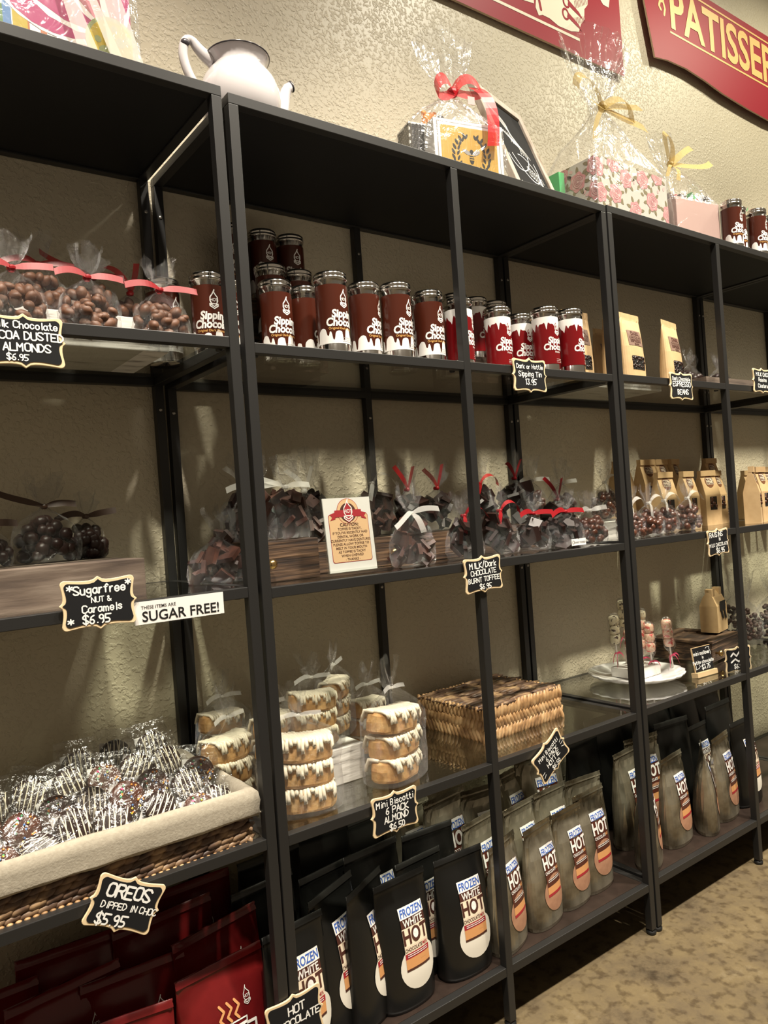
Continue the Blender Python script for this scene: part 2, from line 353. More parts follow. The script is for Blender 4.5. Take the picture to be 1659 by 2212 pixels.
def stroke_poly(pts, w):
    out = []
    for i in range(len(pts)-1):
        (x0, z0), (x1, z1) = pts[i], pts[i+1]; l = math.hypot(x1-x0, z1-z0)
        if l > 1e-7:
            nx, nz = -(z1-z0)/l*w/2, (x1-x0)/l*w/2
            out.append([(x0+nx, z0+nz), (x0-nx, z0-nz), (x1-nx, z1-nz), (x1+nx, z1+nz)])
    for x, z in pts: out.append(disc(x, z, w/2, 7))
    return out
def hand(txt, size, w=None, sl=0.0):
    u = size/6.0; w = w or size*0.19; x = 0; out = []
    rnd = random.Random(txt)
    for ch in txt:
        adv = NARROW.get(ch, 5.0 if ch.isupper() or ch in '$&' else 4.5)
        jz = rnd.uniform(-0.35, 0.35)
        for st in GL.get(ch, '').split('|'):
            if st:
                pts = []
                for q in st.split():
                    px, pz = int(q[0]), int(q[1])-2+jz
                    pts.append(((x + px + sl*pz)*u, pz*u))
                out += stroke_poly(pts, w)
        x += adv
    return move(out, -x*u/2 + 0.4*u, 0)
def flame(size, w):          # hot drink flame crest with a chevron base
    o = [(0.05, 1.0), (0.0, 0.82), (0.12, 0.62), (0.30, 0.42), (0.32, 0.12), (0.2, -0.12), (-0.2, -0.12), (-0.32, 0.12), (-0.30, 0.42), (-0.12, 0.66), (-0.03, 0.84), (0.05, 1.0)]
    ch = [(-0.34, -0.12), (-0.34, -0.28), (0, -0.5), (0.34, -0.28), (0.34, -0.12), (0, -0.34), (-0.34, -0.12)]
    S2 = lambda q: [(x*size, z*size) for x, z in q]
    return stroke_poly(S2(o), w) + stroke_poly(S2(ch), w) + move(text2d('HOT', size*0.36, 0.02, 0, 0.85), 0, size*0.08)
# ---------------------------------------------------------------- room
Z1, Z2, Z3, Z4, Z5 = 1.782, 1.366, 0.955, 0.541, 0.124
WALL = 0.3725
structure(MB().box((-3, WALL, 0), (5.5, WALL+0.12, 4.0)).build('wall_back', 'wall_plaster'))
structure(MB().box((-3, -4, -0.05), (5.5, WALL+0.12, 0)).build('floor', 'floor_concrete'))

# ---------------------------------------------------------------- shelving
PW, RH, DP = 0.018, 0.0177, 0.37
def shelf_unit(x0, z0, label, ry=0.0):
    t = thing('shelf_unit', label, 'shelving', (x0, 0, z0), 0, 'black metal and glass shelving units', ry=ry)
    for px in (0, 0.4925, 1-PW):
        for py in (0, DP-PW):
            p = MB().box((px, py, 0.012 - (z0 if z0 else 0)), (px+PW, py+PW, Z1-RH)).build('post', 'metal_black', t); bevel(p, 0.0012)
            MB().lathe([(0.010, -z0), (0.012, 0.003-z0), (0.012, 0.008-z0), (0.006, 0.010-z0), (0.006, 0.016-z0)], 14, 0, Matrix.Translation((px+PW/2, py+PW/2, 0))).build('foot', 'black', p, True)
            if py > 0:
                for bz in (1.70, 1.30, 0.89, 0.48):
                    MB().lathe([(0.0038, 0), (0.0038, 0.0012), (0.002, 0.002)], 10, 0, Matrix.Translation((px+PW/2, py-0.0001, bz)) @ Matrix.Rotation(math.pi/2, 4, 'X')).build('bolt', 'steel_bolt', p, True)
    # top: solid black panel inside a metal rim
    r = MB().box((0, 0, Z1-RH), (1, PW, Z1)).box((0, DP-PW, Z1-RH), (1, DP, Z1)).box((0, PW, Z1-RH), (PW, DP-PW, Z1)).box((1-PW, PW, Z1-RH), (1, DP-PW, Z1))
    bevel(r.build('top_rim', 'metal_black', t), 0.001)
    MB().box((PW, PW, Z1-0.014), (1-PW, DP-PW, Z1-0.0005)).build('top_panel', 'panel_black', t)
    for z in (Z2, Z3, Z4, Z5):
        for a, b in ((PW, 0.4925), (0.4925+PW, 1-PW)):
            for py in (0.0005, DP-PW):
                rl = MB().box((a, py, z-RH), (b, py+PW-0.0005, z)).build('rail', 'metal_black', t); bevel(rl, 0.001)
        for px in (0, 1-PW):
            bevel(MB().box((px, PW, z-RH), (px+PW, DP-PW, z)).build('side_rail', 'metal_black', t), 0.001)
        if z != Z5:
            MB().box((PW, PW, z-0.0055), (1-PW, DP-PW, z-0.0003)).build('glass_shelf', 'shelf_glass', t)
            for px in (PW+0.010, 0.478, 0.525, 1-PW-0.010):
                MB().lathe([(0.005, z-RH-0.0025), (0.006, z-RH), (0.006, z-0.006)], 10, 0, Matrix.Translation((px, PW+0.004, 0))).build('glass_pad', 'black', t, True)
        else:
            MB().box((PW+0.001, PW+0.001, z-0.012), (1-PW-0.001, DP-PW-0.001, z-0.0008)).build('bottom_panel', 'panel_brown', t)
    return t
shelf_unit(-1.0008, 0, 'leftmost black shelving unit, holding the lined seagrass tray of dipped cookies', -0.36)
shelf_unit(0.0, 0, 'middle black shelving unit, holding the biscotti packs and most brown tins')
shelf_unit(1.0065, 0.003, 'black shelving unit right of the biscotti one, holding the white scalloped plate')
shelf_unit(2.012, 0.003, 'farthest black shelving unit, mostly past the picture edge')

# ---------------------------------------------------------------- sipping chocolate tins
TR, TH = 0.0312, 0.157
def cyl(r): return lambda x, z: (r*math.sin(x/r), -r*math.cos(x/r), z)
def refine(ps, mx=0.006):   # split wide polygons so they can follow a curved face
    out = []
    for p in ps:
        xs = [q[0] for q in p]
        if max(xs)-min(xs) <= mx or len(p) < 3: out.append(p); continue
        n = int((max(xs)-min(xs))/mx)+1; lo = min(xs); st = (max(xs)-lo)/n
        for i in range(n):
            c = p
            for side, lim in ((1, lo+i*st), (-1, lo+(i+1)*st)):
                r = []
                for k in range(len(c)):
                    a, b = c[k], c[(k+1) % len(c)]
                    ia, ib = side*(a[0]-lim) >= -1e-9, side*(b[0]-lim) >= -1e-9
                    if ia: r.append(a)
                    if ia != ib:
                        u = (lim-a[0])/(b[0]-a[0]); r.append((lim, a[1]+u*(b[1]-a[1])))
                c = r
                if len(c) < 3: break
            if len(c) >= 3: out.append(c)
    return out
def drip(x, k=1.0):
    v = 0.003*math.sin(x*130) + 0.006
    for i in range(-5, 6):
        c = i*0.0178 + 0.004*math.sin(i*2.3); dp = (0.016, 0.009, 0.013)[i % 3]; q = (x-c)/0.0030
        v -= dp*math.exp(-q*q*q*q)
        v -= 0.006*math.exp(-((x-c)/0.0065)**2)
    return v
def make_tin(kind):
    body = MB().lathe([(TR-0.002, 0), (TR, 0.002), (TR, 0.004), (TR-0.001, 0.006), (TR-0.001, TH-0.016)], 40).mesh('can_body', 'steel', True)
    lid = MB().lathe([(TR-0.001, TH-0.017), (TR+0.0008, TH-0.016), (TR+0.0008, TH-0.012), (TR-0.0006, TH-0.011), (TR+0.0008, TH-0.009), (TR+0.0008, TH-0.005), (TR-0.002, TH-0.002), (TR*0.72, TH-0.0002), (TR*0.66, TH-0.002), (0.0005, TH-0.002)], 40).mesh('lid', 'steel', True)
    R = TR-0.0006; lab = MB(); n = 144; z0, z1 = 0.020, 0.130
    A = [2*math.pi*i/n - math.pi for i in range(n+1)]
    fl = lambda x: 0.020*(1-abs(((x/0.0165+0.2*math.sin(x*260)) % 1)*2-1))**1.6*(0.7+0.3*math.sin(x*190)) - 0.006
    for i in range(n):
        for (f0, f1, m) in ((lambda a: z0, lambda a: z0+0.021+drip(a*R), 1), (lambda a: z0+0.021+drip(a*R), lambda a: z1, 0)) if kind == 'original' else \
                           ((lambda a: z0, lambda a: z1-0.020-fl(a*R), 0), (lambda a: z1-0.020-fl(a*R), lambda a: z1, 1)):
            a, b = A[i], A[i+1]
            q = [(R*math.sin(c), -R*math.cos(c), f(c)) for c, f in ((a, f0), (b, f0), (b, f1), (a, f1))]
            lab.add(q, [(0, 1, 2, 3)], m)
    lab = lab.mesh('label', ['brown_label' if kind == 'original' else 'red_label', 'paper_white'], True)
    C = cyl(R+0.0004); le = MB()
    le.flat(refine(move(text2d('Sipping', 0.0205, 0.040, 0.15, 0.90), 0.003, 0.068)), C, 0)
    le.flat(refine(move(text2d('Chocolate', 0.0205, 0.040, 0.15, 0.90), 0.004, 0.0525)), C, 0)
    le.flat(refine(move(flame(0.0225, 0.0020), 0.004, 0.098)), C, 0)
    if kind == 'original': le.flat(refine(move(text2d('Original Dark Chocolate', 0.0062, 0.01), 0.001, 0.0455)), C, 1)
    else:
        le.flat(refine(move(text2d('Hottie', 0.0062, 0.01), 0.001, 0.0455)), C, 0)
    for k in range(3): le.flat(refine([[(-0.004, 0.0305-k*0.0035), (0.018, 0.0305-k*0.0035), (0.018, 0.0311-k*0.0035), (-0.004, 0.0311-k*0.0035)]]), C, 2 if kind == 'original' else 0)
    le = le.mesh('lettering', ['paper_white', 'gold_print', 'grey_print'])
    return body, lid, lab, le
TIN = {k: make_tin(k) for k in ('original', 'hottie')}
_first_tin = {}
def tin(kind, x, y, z, rz, label, s=1.0):
    g = 'brown sipping chocolate tins' if kind == 'original' else 'red sipping chocolate tins'
    if kind not in _first_tin:
        t = thing('drink_tin', label, 'tin', (x, y, z), rz, g); b, l, la, le = TIN[kind]
        ob('can_body', b, t); ob('lid', l, t); q = ob('label', la, t); ob('lettering', le, q)
        q['label'] = 'brown paper label with white drips' if kind == 'original' else 'red paper label with white flames'
        _first_tin[kind] = t
    else: t = dup(_first_tin[kind], label, (x, y, z), rz, g)
    t.scale = (s, s, s); return t
O = 'original'; H = 'hottie'
tin(O, 0.008, 0.150, Z2, -12, 'brown tin between the almond bags and the leftmost post pair')
tin(O, -0.052, 0.215, Z2, 20, 'brown tin half hidden behind the rightmost front almond bag')
tin(O, 0.073, 0.175, Z2, -30, 'brown tin mostly hidden behind the post pair, shelf below the teapot')
tin(O, 0.141, 0.137, Z2, 2, 'brown tin under the pair stacked highest, its whole logo facing out')
tin(O, 0.212, 0.150, Z2, 62, 'brown tin turned sideways so only an edge of its lettering shows')
tin(O, 0.2140, 0.055, Z2, 6, 'largest looking brown tin, set nearest the shelf edge')
tin(O, 0.3080, 0.080, Z2, 30, 'brown tin turned right with cut-off lettering, second from the large one')
tin(O, 0.3690, 0.056, Z2, 10, 'brown tin with shiny bare base, before the middle back post')
tin(O, 0.444, 0.140, Z2, 20, 'brown tin peeking out between two front brown tins')
tin(O, 0.466, 0.070, Z2, 4, 'last brown tin before the red ones')
tin(O, 0.60, 0.165, Z2, 40, 'brown tin at the back beside the first red tin')
tin(O, 0.180, 0.222, Z2+0.062, 0, 'brown tin raised at the back, left of two peeking over the front tins')
tin(O, 0.250, 0.232, Z2+0.062, 30, 'brown tin raised at the back, right of two peeking over the front tins')
tag(MB().box((0.145, 0.19, Z2), (0.285, 0.265, Z2+0.062)).build('riser_block', 'wood_dark'), 'dark block under the two brown tins peeking over the front ones', 'riser')
tag(MB().box((0.105, 0.270, Z2), (0.315, 0.345, Z2+0.165)).build('riser_box', 'wood_dark'), 'tall dark riser at the wall under the highest brown tins', 'riser')
tin(O, 0.212, 0.305, Z2+0.165, -6, 'left brown tin of the pair stacked highest')
tin(O, 0.280, 0.305, Z2+0.165, -8, 'right brown tin of the pair stacked highest')
tin(O, 0.142, 0.305, Z2+0.165, -20, 'third high brown tin, mostly behind the post pair, left of the highest two')
tin(H, 0.565, 0.085, Z2, 30, 'red tin cut by the middle front post, left of it')
tin(H, 0.700, 0.100, Z2, 4, 'red tin behind the chalk tag reading Sipping Tin, leftmost of the front red ones')
tin(H, 0.800, 0.125, Z2, -4, 'red tin tucked between the two largest front red tins')
tin(H, 0.812, 0.055, Z2, 2, 'red tin nearest the edge, right above the Sipping Tin tag')
tin(H, 0.888, 0.044, Z2, 25, 'rightmost red tin, against the kraft coffee bean pouches')
tag(MB().box((0.64, 0.18, Z2), (0.86, 0.27, Z2+0.062)).build('riser_block', 'wood_dark'), 'low dark wooden block under the raised red tins', 'riser')
tin(H, 0.682, 0.222, Z2+0.062, 20, 'raised red tin on the dark block, just right of the middle post')
tin(H, 0.752, 0.225, Z2+0.062, 35, 'middle raised red tin on the dark block')
tin(H, 0.824, 0.228, Z2+0.062, 50, 'rightmost raised red tin on the dark block')
for i, (x, y, l) in enumerate([(1.690, 0.050, 'leftmost brown tin on top of the unit, beside the pink box'), (1.762, 0.075, 'second brown tin on top of the unit'), (1.838, 0.050, 'third brown tin on top of the unit'), (1.912, 0.075, 'brown tin at the picture edge on top of the unit')]):
    tin(O, x, y, Z1+0.003, (-4, 25, 4, 10)[i], l)

# ---------------------------------------------------------------- chalk price tags
def tag_outline(a, b, n=14):
    pts = []
    def edge(L):   # from -1..1 offset profile with a bracket peak
        o = []
        for i in range(1, n):
            t = -1 + 2*i/n
            o.append((t, 0.0058*math.exp(-abs(t)*9) + 0.0030*(abs(t)**3) - 0.0030))
        return o
    c = 0.006
    cor = lambda cx, cz, a0: [(cx + c*math.cos(a0+math.pi/2*i/4), cz + c*math.sin(a0+math.pi/2*i/4)) for i in range(5)]
    A, B = a-c, b-c
    pts += cor(A, -B, -math.pi/2)
    pts += [(a + e, t*B*0.92) for t, e in edge(B)]
    pts += cor(A, B, 0)
    pts += [(-t*A*0.92, b + e) for t, e in edge(A)]
    pts += cor(-A, B, math.pi/2)
    pts += [(-a - e, -t*B*0.92) for t, e in edge(B)]
    pts += cor(-A, -B, math.pi)
    pts += [(t*A*0.92, -b - e) for t, e in edge(A)]
    return pts
def chalk_tag(x, z, lines, label, roll=0.0, a=0.052, b=0.0355, y=-0.003, extra=None, rz=0, k=1.0, dz=0.0):
    t = thing('price_tag', label, 'price tag', (x, y, z), rz, 'chalk price tags on the shelf edges'); t.rotation_euler = (0, math.radians(-roll), math.radians(rz))
    o = tag_outline(a, b)
    bevel(MB().prism(o, -0.0035, 0, 0).build('border', 'cream', t), 0.0008)
    i = tag_outline(a-0.0045, b-0.0045)
    q = MB().prism(i, -0.0042, -0.0030, 0).build('chalk_face', 'chalk_black', t)
    m = MB(); fn = lambda X, Z: (X, -0.0045, Z)
    for txt, zz, sz, dx in lines: m.flat(move(hand(txt, sz*k), dx, zz), fn)
    if extra: m.flat(extra, fn)
    m.build('lettering', 'chalk_white', q); return t
chalk_tag(-0.340, 1.338, [('Milk Chocolate', 0.017, 0.0092, 0.002), ('COCOA DUSTED', 0.0015, 0.0105, 0.001), ('ALMONDS', -0.0145, 0.0105, 0.003), ('$6.95', -0.0275, 0.0082, -0.010)], 'chalk tag for cocoa dusted almonds, on the rail at the left picture edge')
chalk_tag(0.680, 1.346, [('Dark or Hottie', 0.014, 0.009, 0), ('Sipping Tin', -0.003, 0.0105, 0), ('13.95', -0.021, 0.0115, 0)], 'chalk tag reading Dark or Hottie Sipping Tin 13.95, below the red tins')
chalk_tag(1.265, 1.349, [('Dark Chocolate', 0.015, 0.0085, 0), ('ESPRESSO', -0.001, 0.0125, 0), ('BEANS', -0.022, 0.0125, 0.004)], 'chalk tag reading Dark Chocolate Espresso Beans, below the kraft pouches')
chalk_tag(1.695, 1.385, [('MILK CHOC', 0.013, 0.0105, 0), ('Raisins', -0.003, 0.0105, 0), ('Clusters', -0.021, 0.0105, 0)], 'chalk tag at the right picture edge in front of the wooden crate')
chalk_tag(-0.264, 0.966, [('Sugarfree', 0.014, 0.0115, 0.002), ('NUT &', 0.001, 0.0075, 0.003), ('Caramels', -0.0125, 0.010, 0.004), ('$6.95', -0.0285, 0.0115, -0.005)], 'chalk tag reading Sugarfree Nut and Caramels, on the barn wood riser', 0, y=-0.004,
          extra=move(hand('*', 0.011), -0.040, 0.017) + move(hand('*', 0.011), 0.042, 0.019) + move(hand('*', 0.011), -0.041, -0.030))
chalk_tag(0.499, 0.929, [('MILK/Dark', 0.014, 0.012, 0), ('CHOCOLATE', 0.000, 0.0105, 0), ('BURNT TOFFEE', -0.0145, 0.0100, 0), ('$6.95', -0.0295, 0.0105, 0.002)], 'chalk tag reading Milk Dark Chocolate Burnt Toffee, over the middle front post', 2, k=.92)
chalk_tag(1.390, 0.926, [('RAISINS', 0.015, 0.0125, -0.01), ('IN', 0.004, 0.008, 0.005), ('MILK CHOCOLATE', -0.011, 0.0085, 0), ('$6.95', -0.0285, 0.0125, 0.006)], 'chalk tag reading Raisins in Milk Chocolate', 2)
chalk_tag(-0.256, 0.528, [('OREOS', 0.008, 0.0165, 0.0), ('DIPPED IN CHOC', -0.008, 0.0082, 0.008), ('$5.95', -0.029, 0.0135, -0.012)], 'chalk tag reading Oreos dipped in choc, hung askew below the seagrass tray', -29, k=1.02)
chalk_tag(0.236, 0.520, [('Mini Biscotti', 0.0155, 0.0105, 0), ('6 PACK', 0.000, 0.0115, 0.004), ('ALMOND', -0.0145, 0.0110, 0.001), ('$6.50', -0.030, 0.0105, 0.002)], 'chalk tag reading Mini Biscotti 6 Pack Almond')
chalk_tag(0.662, 0.517, [('Mini Biscotti', 0.014, 0.0098, 0), ('6 PACK', 0.000, 0.0105, 0.004), ('HOTTIE', -0.0135, 0.0110, 0.001), ('$6.50', -0.028, 0.0095, 0.002)], 'chalk tag reading Mini Biscotti 6 Pack Hottie, tipped upward', 32, k=.9,
          extra=stroke_poly([(0.036, 0.006), (0.044, 0.010)], 0.0014)+stroke_poly([(0.037, 0.000), (0.046, 0.001)], 0.0014)+stroke_poly([(0.036, -0.006), (0.044, -0.010)], 0.0014)+stroke_poly([(-0.036, -0.018), (-0.044, -0.022)], 0.0014)+stroke_poly([(-0.036, -0.012), (-0.045, -0.013)], 0.0014))
chalk_tag(0.004, 0.243, [('HOT', 0.012, 0.013, 0.004), ('CHOCOLATE', -0.006, 0.0115, 0.004)], 'chalk tag at the bottom picture edge, on the post between red and black pouches', 2, 0.052, 0.040, -0.002)
chalk_tag(1.546, 0.572, [('$6.95', -0.025, 0.0115, 0)], 'chalk tag half hidden behind the front post, before the small wooden box', 0, y=0.05, rz=-12, extra=stroke_poly([(-0.03,0.012),(-0.02,0.02),(-0.008,0.010),(0.004,0.021),(0.018,0.011),(0.032,0.018)],0.005)+stroke_poly([(-0.03,-0.006),(-0.014,0.002),(0.0,-0.007),(0.016,0.001),(0.030,-0.004)],0.005))

# clear strip label on the rail
t = thing('shelf_label', 'white strip label in a clear holder reading These Items Are Sugar Free', 'label', (-0.1424, -0.0015, 0.9415))
MB().box((-0.073, -0.0012, -0.0185), (0.073, 0, 0.0175)).build('label_holder', 'acrylic', t)
p = MB().box((-0.0715, -0.0018, -0.0165), (0.0715, -0.0013, 0.0175)).build('paper_strip', 'paper_white', t)
fn = lambda X, Z: (X, -0.0021, Z)
MB().flat(move(text2d('SUGAR FREE!', 0.0215, 0.014), 0.002, -0.0125), fn).flat(move(text2d('THESE ITEMS ARE', 0.0070, 0.004), -0.034, 0.0060), fn).build('lettering', 'black', p)
# ---------------------------------------------------------------- tied cellophane bags
def sup(a, rx, ry, e=2.6):
    c, s_ = math.cos(a), math.sin(a)
    return (rx*math.copysign(abs(c)**(2/e), c), ry*math.copysign(abs(s_)**(2/e), s_))
PROF = [(0, .44, .40), (.015, .49, .45), (.12, .52, .50), (.28, .51, .49), (.42, .45, .43), (.52, .33, .30), (.59, .19, .16), (.645, .075, .065), (.67, .055, .05), (.70, .07, .06), (.76, .14, .09), (.84, .21, .12), (.92, .25, .13), (1.0, .28, .14)]
def bag_film(seed, prof=PROF, seg=36, noise=0.038):
    rnd = random.Random(seed); m = MB(); rings = []; ph = [rnd.uniform(0, 6.28) for _ in range(6)]; lx, ly = rnd.uniform(-.12, .12), rnd.uniform(-.08, .08)
    fine = []
    for i in range(len(prof)-1):
        for q in range(2): fine.append(tuple(a+(b-a)*q/2 for a, b in zip(prof[i], prof[i+1])))
    fine.append(prof[-1])
    for k, (z, rx, ry) in enumerate(fine):
        ring = []; up = max(0, (z-.62)/.38)
        for j in range(seg):
            a = 2*math.pi*j/seg
            f = 1 + noise*rnd.uniform(-1, 1) + (0.22*math.sin(5*a+ph[0]) + 0.15*math.sin(9*a+ph[1]))*(0.25 + up if z > .45 else 0)
            x, y = sup(a, rx*f, ry*f)
            ring.append((x + lx*up, y + ly*up, z + (noise*rnd.uniform(-.5, .5) + up*0.10*math.sin(3*a+ph[2]) if z > .1 else 0)))
        rings.append(ring)
    m.loft(rings, 0, True, False)
    return m.mesh('film_bag', 'cellophane', False)
def lumps(kind, seed, w, d, h):
    rnd = random.Random(seed); m = MB()
    spec = {'almond': (62, .0125, .0085, .0078), 'bean': (60, .011, .0095, .009), 'raisin': (80, .0085, .0075, .007), 'cluster': (46, .0125, .0115, .011)}
    if kind in spec:
        n, a, b, c = spec[kind]
        for i in range(n):
            for _ in range(20):
                x, y, z = rnd.uniform(-.44, .44), rnd.uniform(-.42, .42), rnd.uniform(.06, .50)
                e = 1 if z < .3 else max(.35, 1-(z-.3)*2.4)
                if abs(x/.44/e)**2.6 + abs(y/.42/e)**2.6 < 1 and (abs(x/.44)**2+abs(y/.42)**2 > .32 or z > .38): break
            s_ = rnd.uniform(.8, 1.15)
            m.ball((x*w, y*d, max(z*h, b*s_)), (a*s_, b*s_, c*s_), 0, 7, 5, Euler((rnd.uniform(0, 3), rnd.uniform(0, 3), rnd.uniform(0, 3))).to_matrix())
        return m.mesh('filling', {'almond': 'almond', 'bean': 'choc_milk', 'raisin': 'choc_bark', 'cluster': 'choc_dark'}[kind], True)
    for i in range(28):          # broken slabs of chocolate bark or toffee
        for _ in range(20):
            x, y, z = rnd.uniform(-.36, .36), rnd.uniform(-.34, .34), rnd.uniform(.08, .54)
            if abs(x/.40)**2+abs(y/.38)**2 < 1: break
        n = rnd.choice((4, 5)); r = rnd.uniform(.015, .027)
        o = [(r*rnd.uniform(.75, 1.1)*math.cos(2*math.pi*k/n+.4), r*rnd.uniform(.75, 1.1)*math.sin(2*math.pi*k/n+.4)) for k in range(n)]
        M = Matrix.Translation((x*w, y*d, max(z*h, .012))) @ Euler((rnd.uniform(-1.2, 1.2), rnd.uniform(-.7, .7), rnd.uniform(0, 3))).to_matrix().to_4x4()
        m.prism(o, -.0040, .0040, 0, None, M)
    return m.mesh('filling', 'choc_bark' if kind == 'bark' else 'choc_dark')
_films = [bag_film(100+i) for i in range(7)]
_fill = {}
FILL_NAME = {'almond': 'almonds', 'bean': 'chocolate_nuts', 'raisin': 'raisins', 'cluster': 'nut_clusters', 'bark': 'toffee_pieces', 'slab': 'chocolate_pieces'}
def ribbon(parent, color, style, zn, seed, s=1.0):
    rnd = random.Random(seed); m = MB()
    m.lathe([(.004*s, -.004*s), (.0062*s, -.002*s), (.0065*s, .002*s), (.004*s, .004*s)], 10, 0, Matrix.Translation((0, 0, zn)), False, False)
    m.ball((0, -.006*s, zn), (.0055*s, .004*s, .005*s), 0, 8, 5)
    wd = .012*s
    def tail(p1, p2, p3=None, w=wd, side=(0, .35, 1)):
        m.strip(bez((0, -.006*s, zn), Vector(p1)*s+Vector((0, 0, zn)), Vector(p2)*s+Vector((0, 0, zn)), 10, None if p3 is None else Vector(p3)*s+Vector((0, 0, zn))), side, lambda t: w*(.45+.55*min(1, t*3)))
    j = lambda q: rnd.uniform(-q, q)
    if style == 'side':            # two tails spread level
        tail((-.022, -.012, .014), (-.056+j(.006), -.014, -.004+j(.004))); tail((.022, -.012, .006), (.056+j(.006), -.014, .004+j(.006)))
    elif style == 'up':            # curled tails springing up
        tail((-.010, -.006, .030), (-.030+j(.008), -.004, .036+j(.01)), (-.042+j(.01), -.006, .046+j(.01)), side=(1, 0, .6)); tail((.010, -.008, .03), (.020+j(.008), -.01, .050+j(.01)), side=(1, .2, .2))
    elif style == 'flop':
        tail((.012, -.016, .034), (.046+j(.008), -.016, .022), (.052+j(.008), -.018, -.006), side=(0, 1, .7)); tail((-.012, -.02, -.004), (-.020+j(.006), -.022, -.034+j(.006)), side=(1, 0, -.4))
    elif style == 'down':
        tail((-.012, -.02, .012), (-.040, -.022, -.018), (-.060, -.026, -.026), side=(0, 1, 1)); tail((.004, -.022, -.005), (.012, -.026, -.040), side=(1, 0, .1), w=wd*1.3); tail((.024, -.012, .014), (.068, -.012, .006), side=(0, .4, 1))
    elif style == 'back':
        tail((-.02, -.004, .010), (-.060, .002, .016), (-.085, 0, .034), side=(0, .3, 1)); tail((.02, -.01, .008), (.05, -.012, .002), side=(0, .4, 1))
    return m.build('ribbon', color, parent)
GROUPS = {'almond': 'tied bags of cocoa dusted almonds', 'bark': 'tied bags of toffee', 'slab': 'red ribbon bags of dark toffee', 'bean': 'tied bags of chocolate raisins and nuts', 'cluster': 'sugarfree nut bags', 'raisin': 'dark bags at the right edge'}
_n = [0]
def cello_bag(x, y, z, w, d, h, kind, rib, style, label, rz=0, group=None, lean=0):
    _n[0] += 1; i = _n[0]
    t = thing('tied_bag', label, 'bag', (x, y, z), rz, group or GROUPS[kind], ry=lean)
    ob('film_bag', _films[(i*3) % 7], t, scale=(w, d, h), rot=(0, 0, (i % 3-1)*0.12))
    k = (kind, i % 3, round(w, 2), round(h, 2))
    if k not in _fill: _fill[k] = lumps(kind, i, w, d, h)
    c = ob(FILL_NAME[kind], _fill[k], t); c['kind'] = 'stuff'
    if rib: ribbon(t, rib, style, .672*h, i)
    return t
# shelf 2, unit at left: almonds, front row on the glass, back row on a whitewashed riser
bevel(tag(MB().box((-.47, .115, Z2), (-.085, .30, Z2+.055)).build('riser_box', 'wood_white'), 'whitewashed wooden riser under the back row of almond bags', 'riser'), .0015)
cello_bag(-.118, .058, Z2, .088, .062, .128, 'almond', 'satin_red', 'side', 'cocoa almond bag with red bow, rightmost of the front row beside the brown tin')
cello_bag(-.232, .055, Z2, .090, .062, .135, 'almond', 'satin_red', 'side', 'cocoa almond bag with red bow, second from right in the front row')
cello_bag(-.338, .055, Z2, .090, .062, .135, 'almond', 'satin_red', 'side', 'cocoa almond bag with red bow, right above its chalk tag')
cello_bag(-.272, .185, Z2+.055, .088, .062, .135, 'almond', 'organza_red_dark', 'side', 'back row almond bag on the white riser, left of the two middle ones')
cello_bag(-.178, .205, Z2+.055, .085, .062, .130, 'almond', 'organza_red_dark', 'back', 'back row almond bag on the white riser, with a red tail swept left')
cello_bag(-.112, .215, Z2+.055, .070, .055, .105, 'almond', 'organza_red_dark', 'up', 'small back row almond bag at the right end of the white riser')
cello_bag(-.365, .180, Z2+.055, .085, .062, .125, 'almond', 'organza_red_dark', 'up', 'back row almond bag at the left picture edge')
# shelf 3, unit at left: sugar free bags on a barn wood riser
bevel(tag(MB().box((-.47, .085, Z3), (-.1628, .335, Z3+.066)).build('riser_box', 'wood_barn'), 'long weathered barn wood riser box behind the Sugarfree tag', 'riser'), .0012)
cello_bag(-.268, .270, Z3+.066, .110, .070, .145, 'cluster', 'satin_brown', 'back', 'dark nut bag with a brown ribbon rising left, on the barn wood riser')
cello_bag(-.192, .300, Z3+.066, .062, .055, .115, 'cluster', 'satin_brown', 'side', 'small dark nut bag at the right end of the barn wood riser')
cello_bag(-.375, .250, Z3+.066, .095, .065, .105, 'cluster', 'satin_brown', 'side', 'dark nut bag cut by the left picture edge on the barn wood riser')
cello_bag(.000, .170, Z3, .112, .075, .130, 'bark', None, '', 'untied bag of toffee chunks standing alone right of the sugar free strip', lean=6)
cello_bag(.072, .265, Z3+.03, .080, .060, .115, 'bark', None, '', 'bag of toffee half hidden behind the post pair')
tag(MB().box((.03, .22, Z3), (.12, .32, Z3+.03)).build('riser_block', 'wood_dark'), 'dark block under the toffee bag hidden behind the post pair', 'riser')
# shelf 3, middle unit: two dark crates with brass feet
def crate(x0, x1, y0, y1, z, h, label, name='riser_crate', knobs=(.28,)):
    t = thing(name, label, 'crate', (x0, y0, z)); w, d = x1-x0, y1-y0
    m = MB().box((0, 0, 0), (w, .012, h)).box((0, d-.012, 0), (w, d, h)).box((0, .012, 0), (.012, d-.012, h)).box((w-.012, .012, 0), (w, d-.012, h)).box((.012, .012, h-.010), (w-.012, d-.012, h-.002))
    bevel(m.build('body', 'wood_dark', t), .001)
    for kx in [w*k for k in knobs]:
        MB().lathe([(.004, 0), (.0035, .008), (.008, .012), (.009, .018), (.004, .022)], 14, 0, Matrix.Translation((kx, 0, h*.45)) @ Matrix.Rotation(math.pi/2, 4, 'X')).build('knob', 'brass', t, True)
    return t
crate(.062, .176, .100, .330, Z3, .075, 'dark wooden riser crate with ribbed grain, left of the caution sign', knobs=(.05,))
crate(.185, .930, .165, .345, Z3, .062, 'long dark wooden riser crate behind the white ribbon toffee bag')
cello_bag(.082, .175, Z3+.075, .085, .062, .150, 'bark', 'organza_white', 'side', 'white tied toffee bag right beside the middle unit left post')
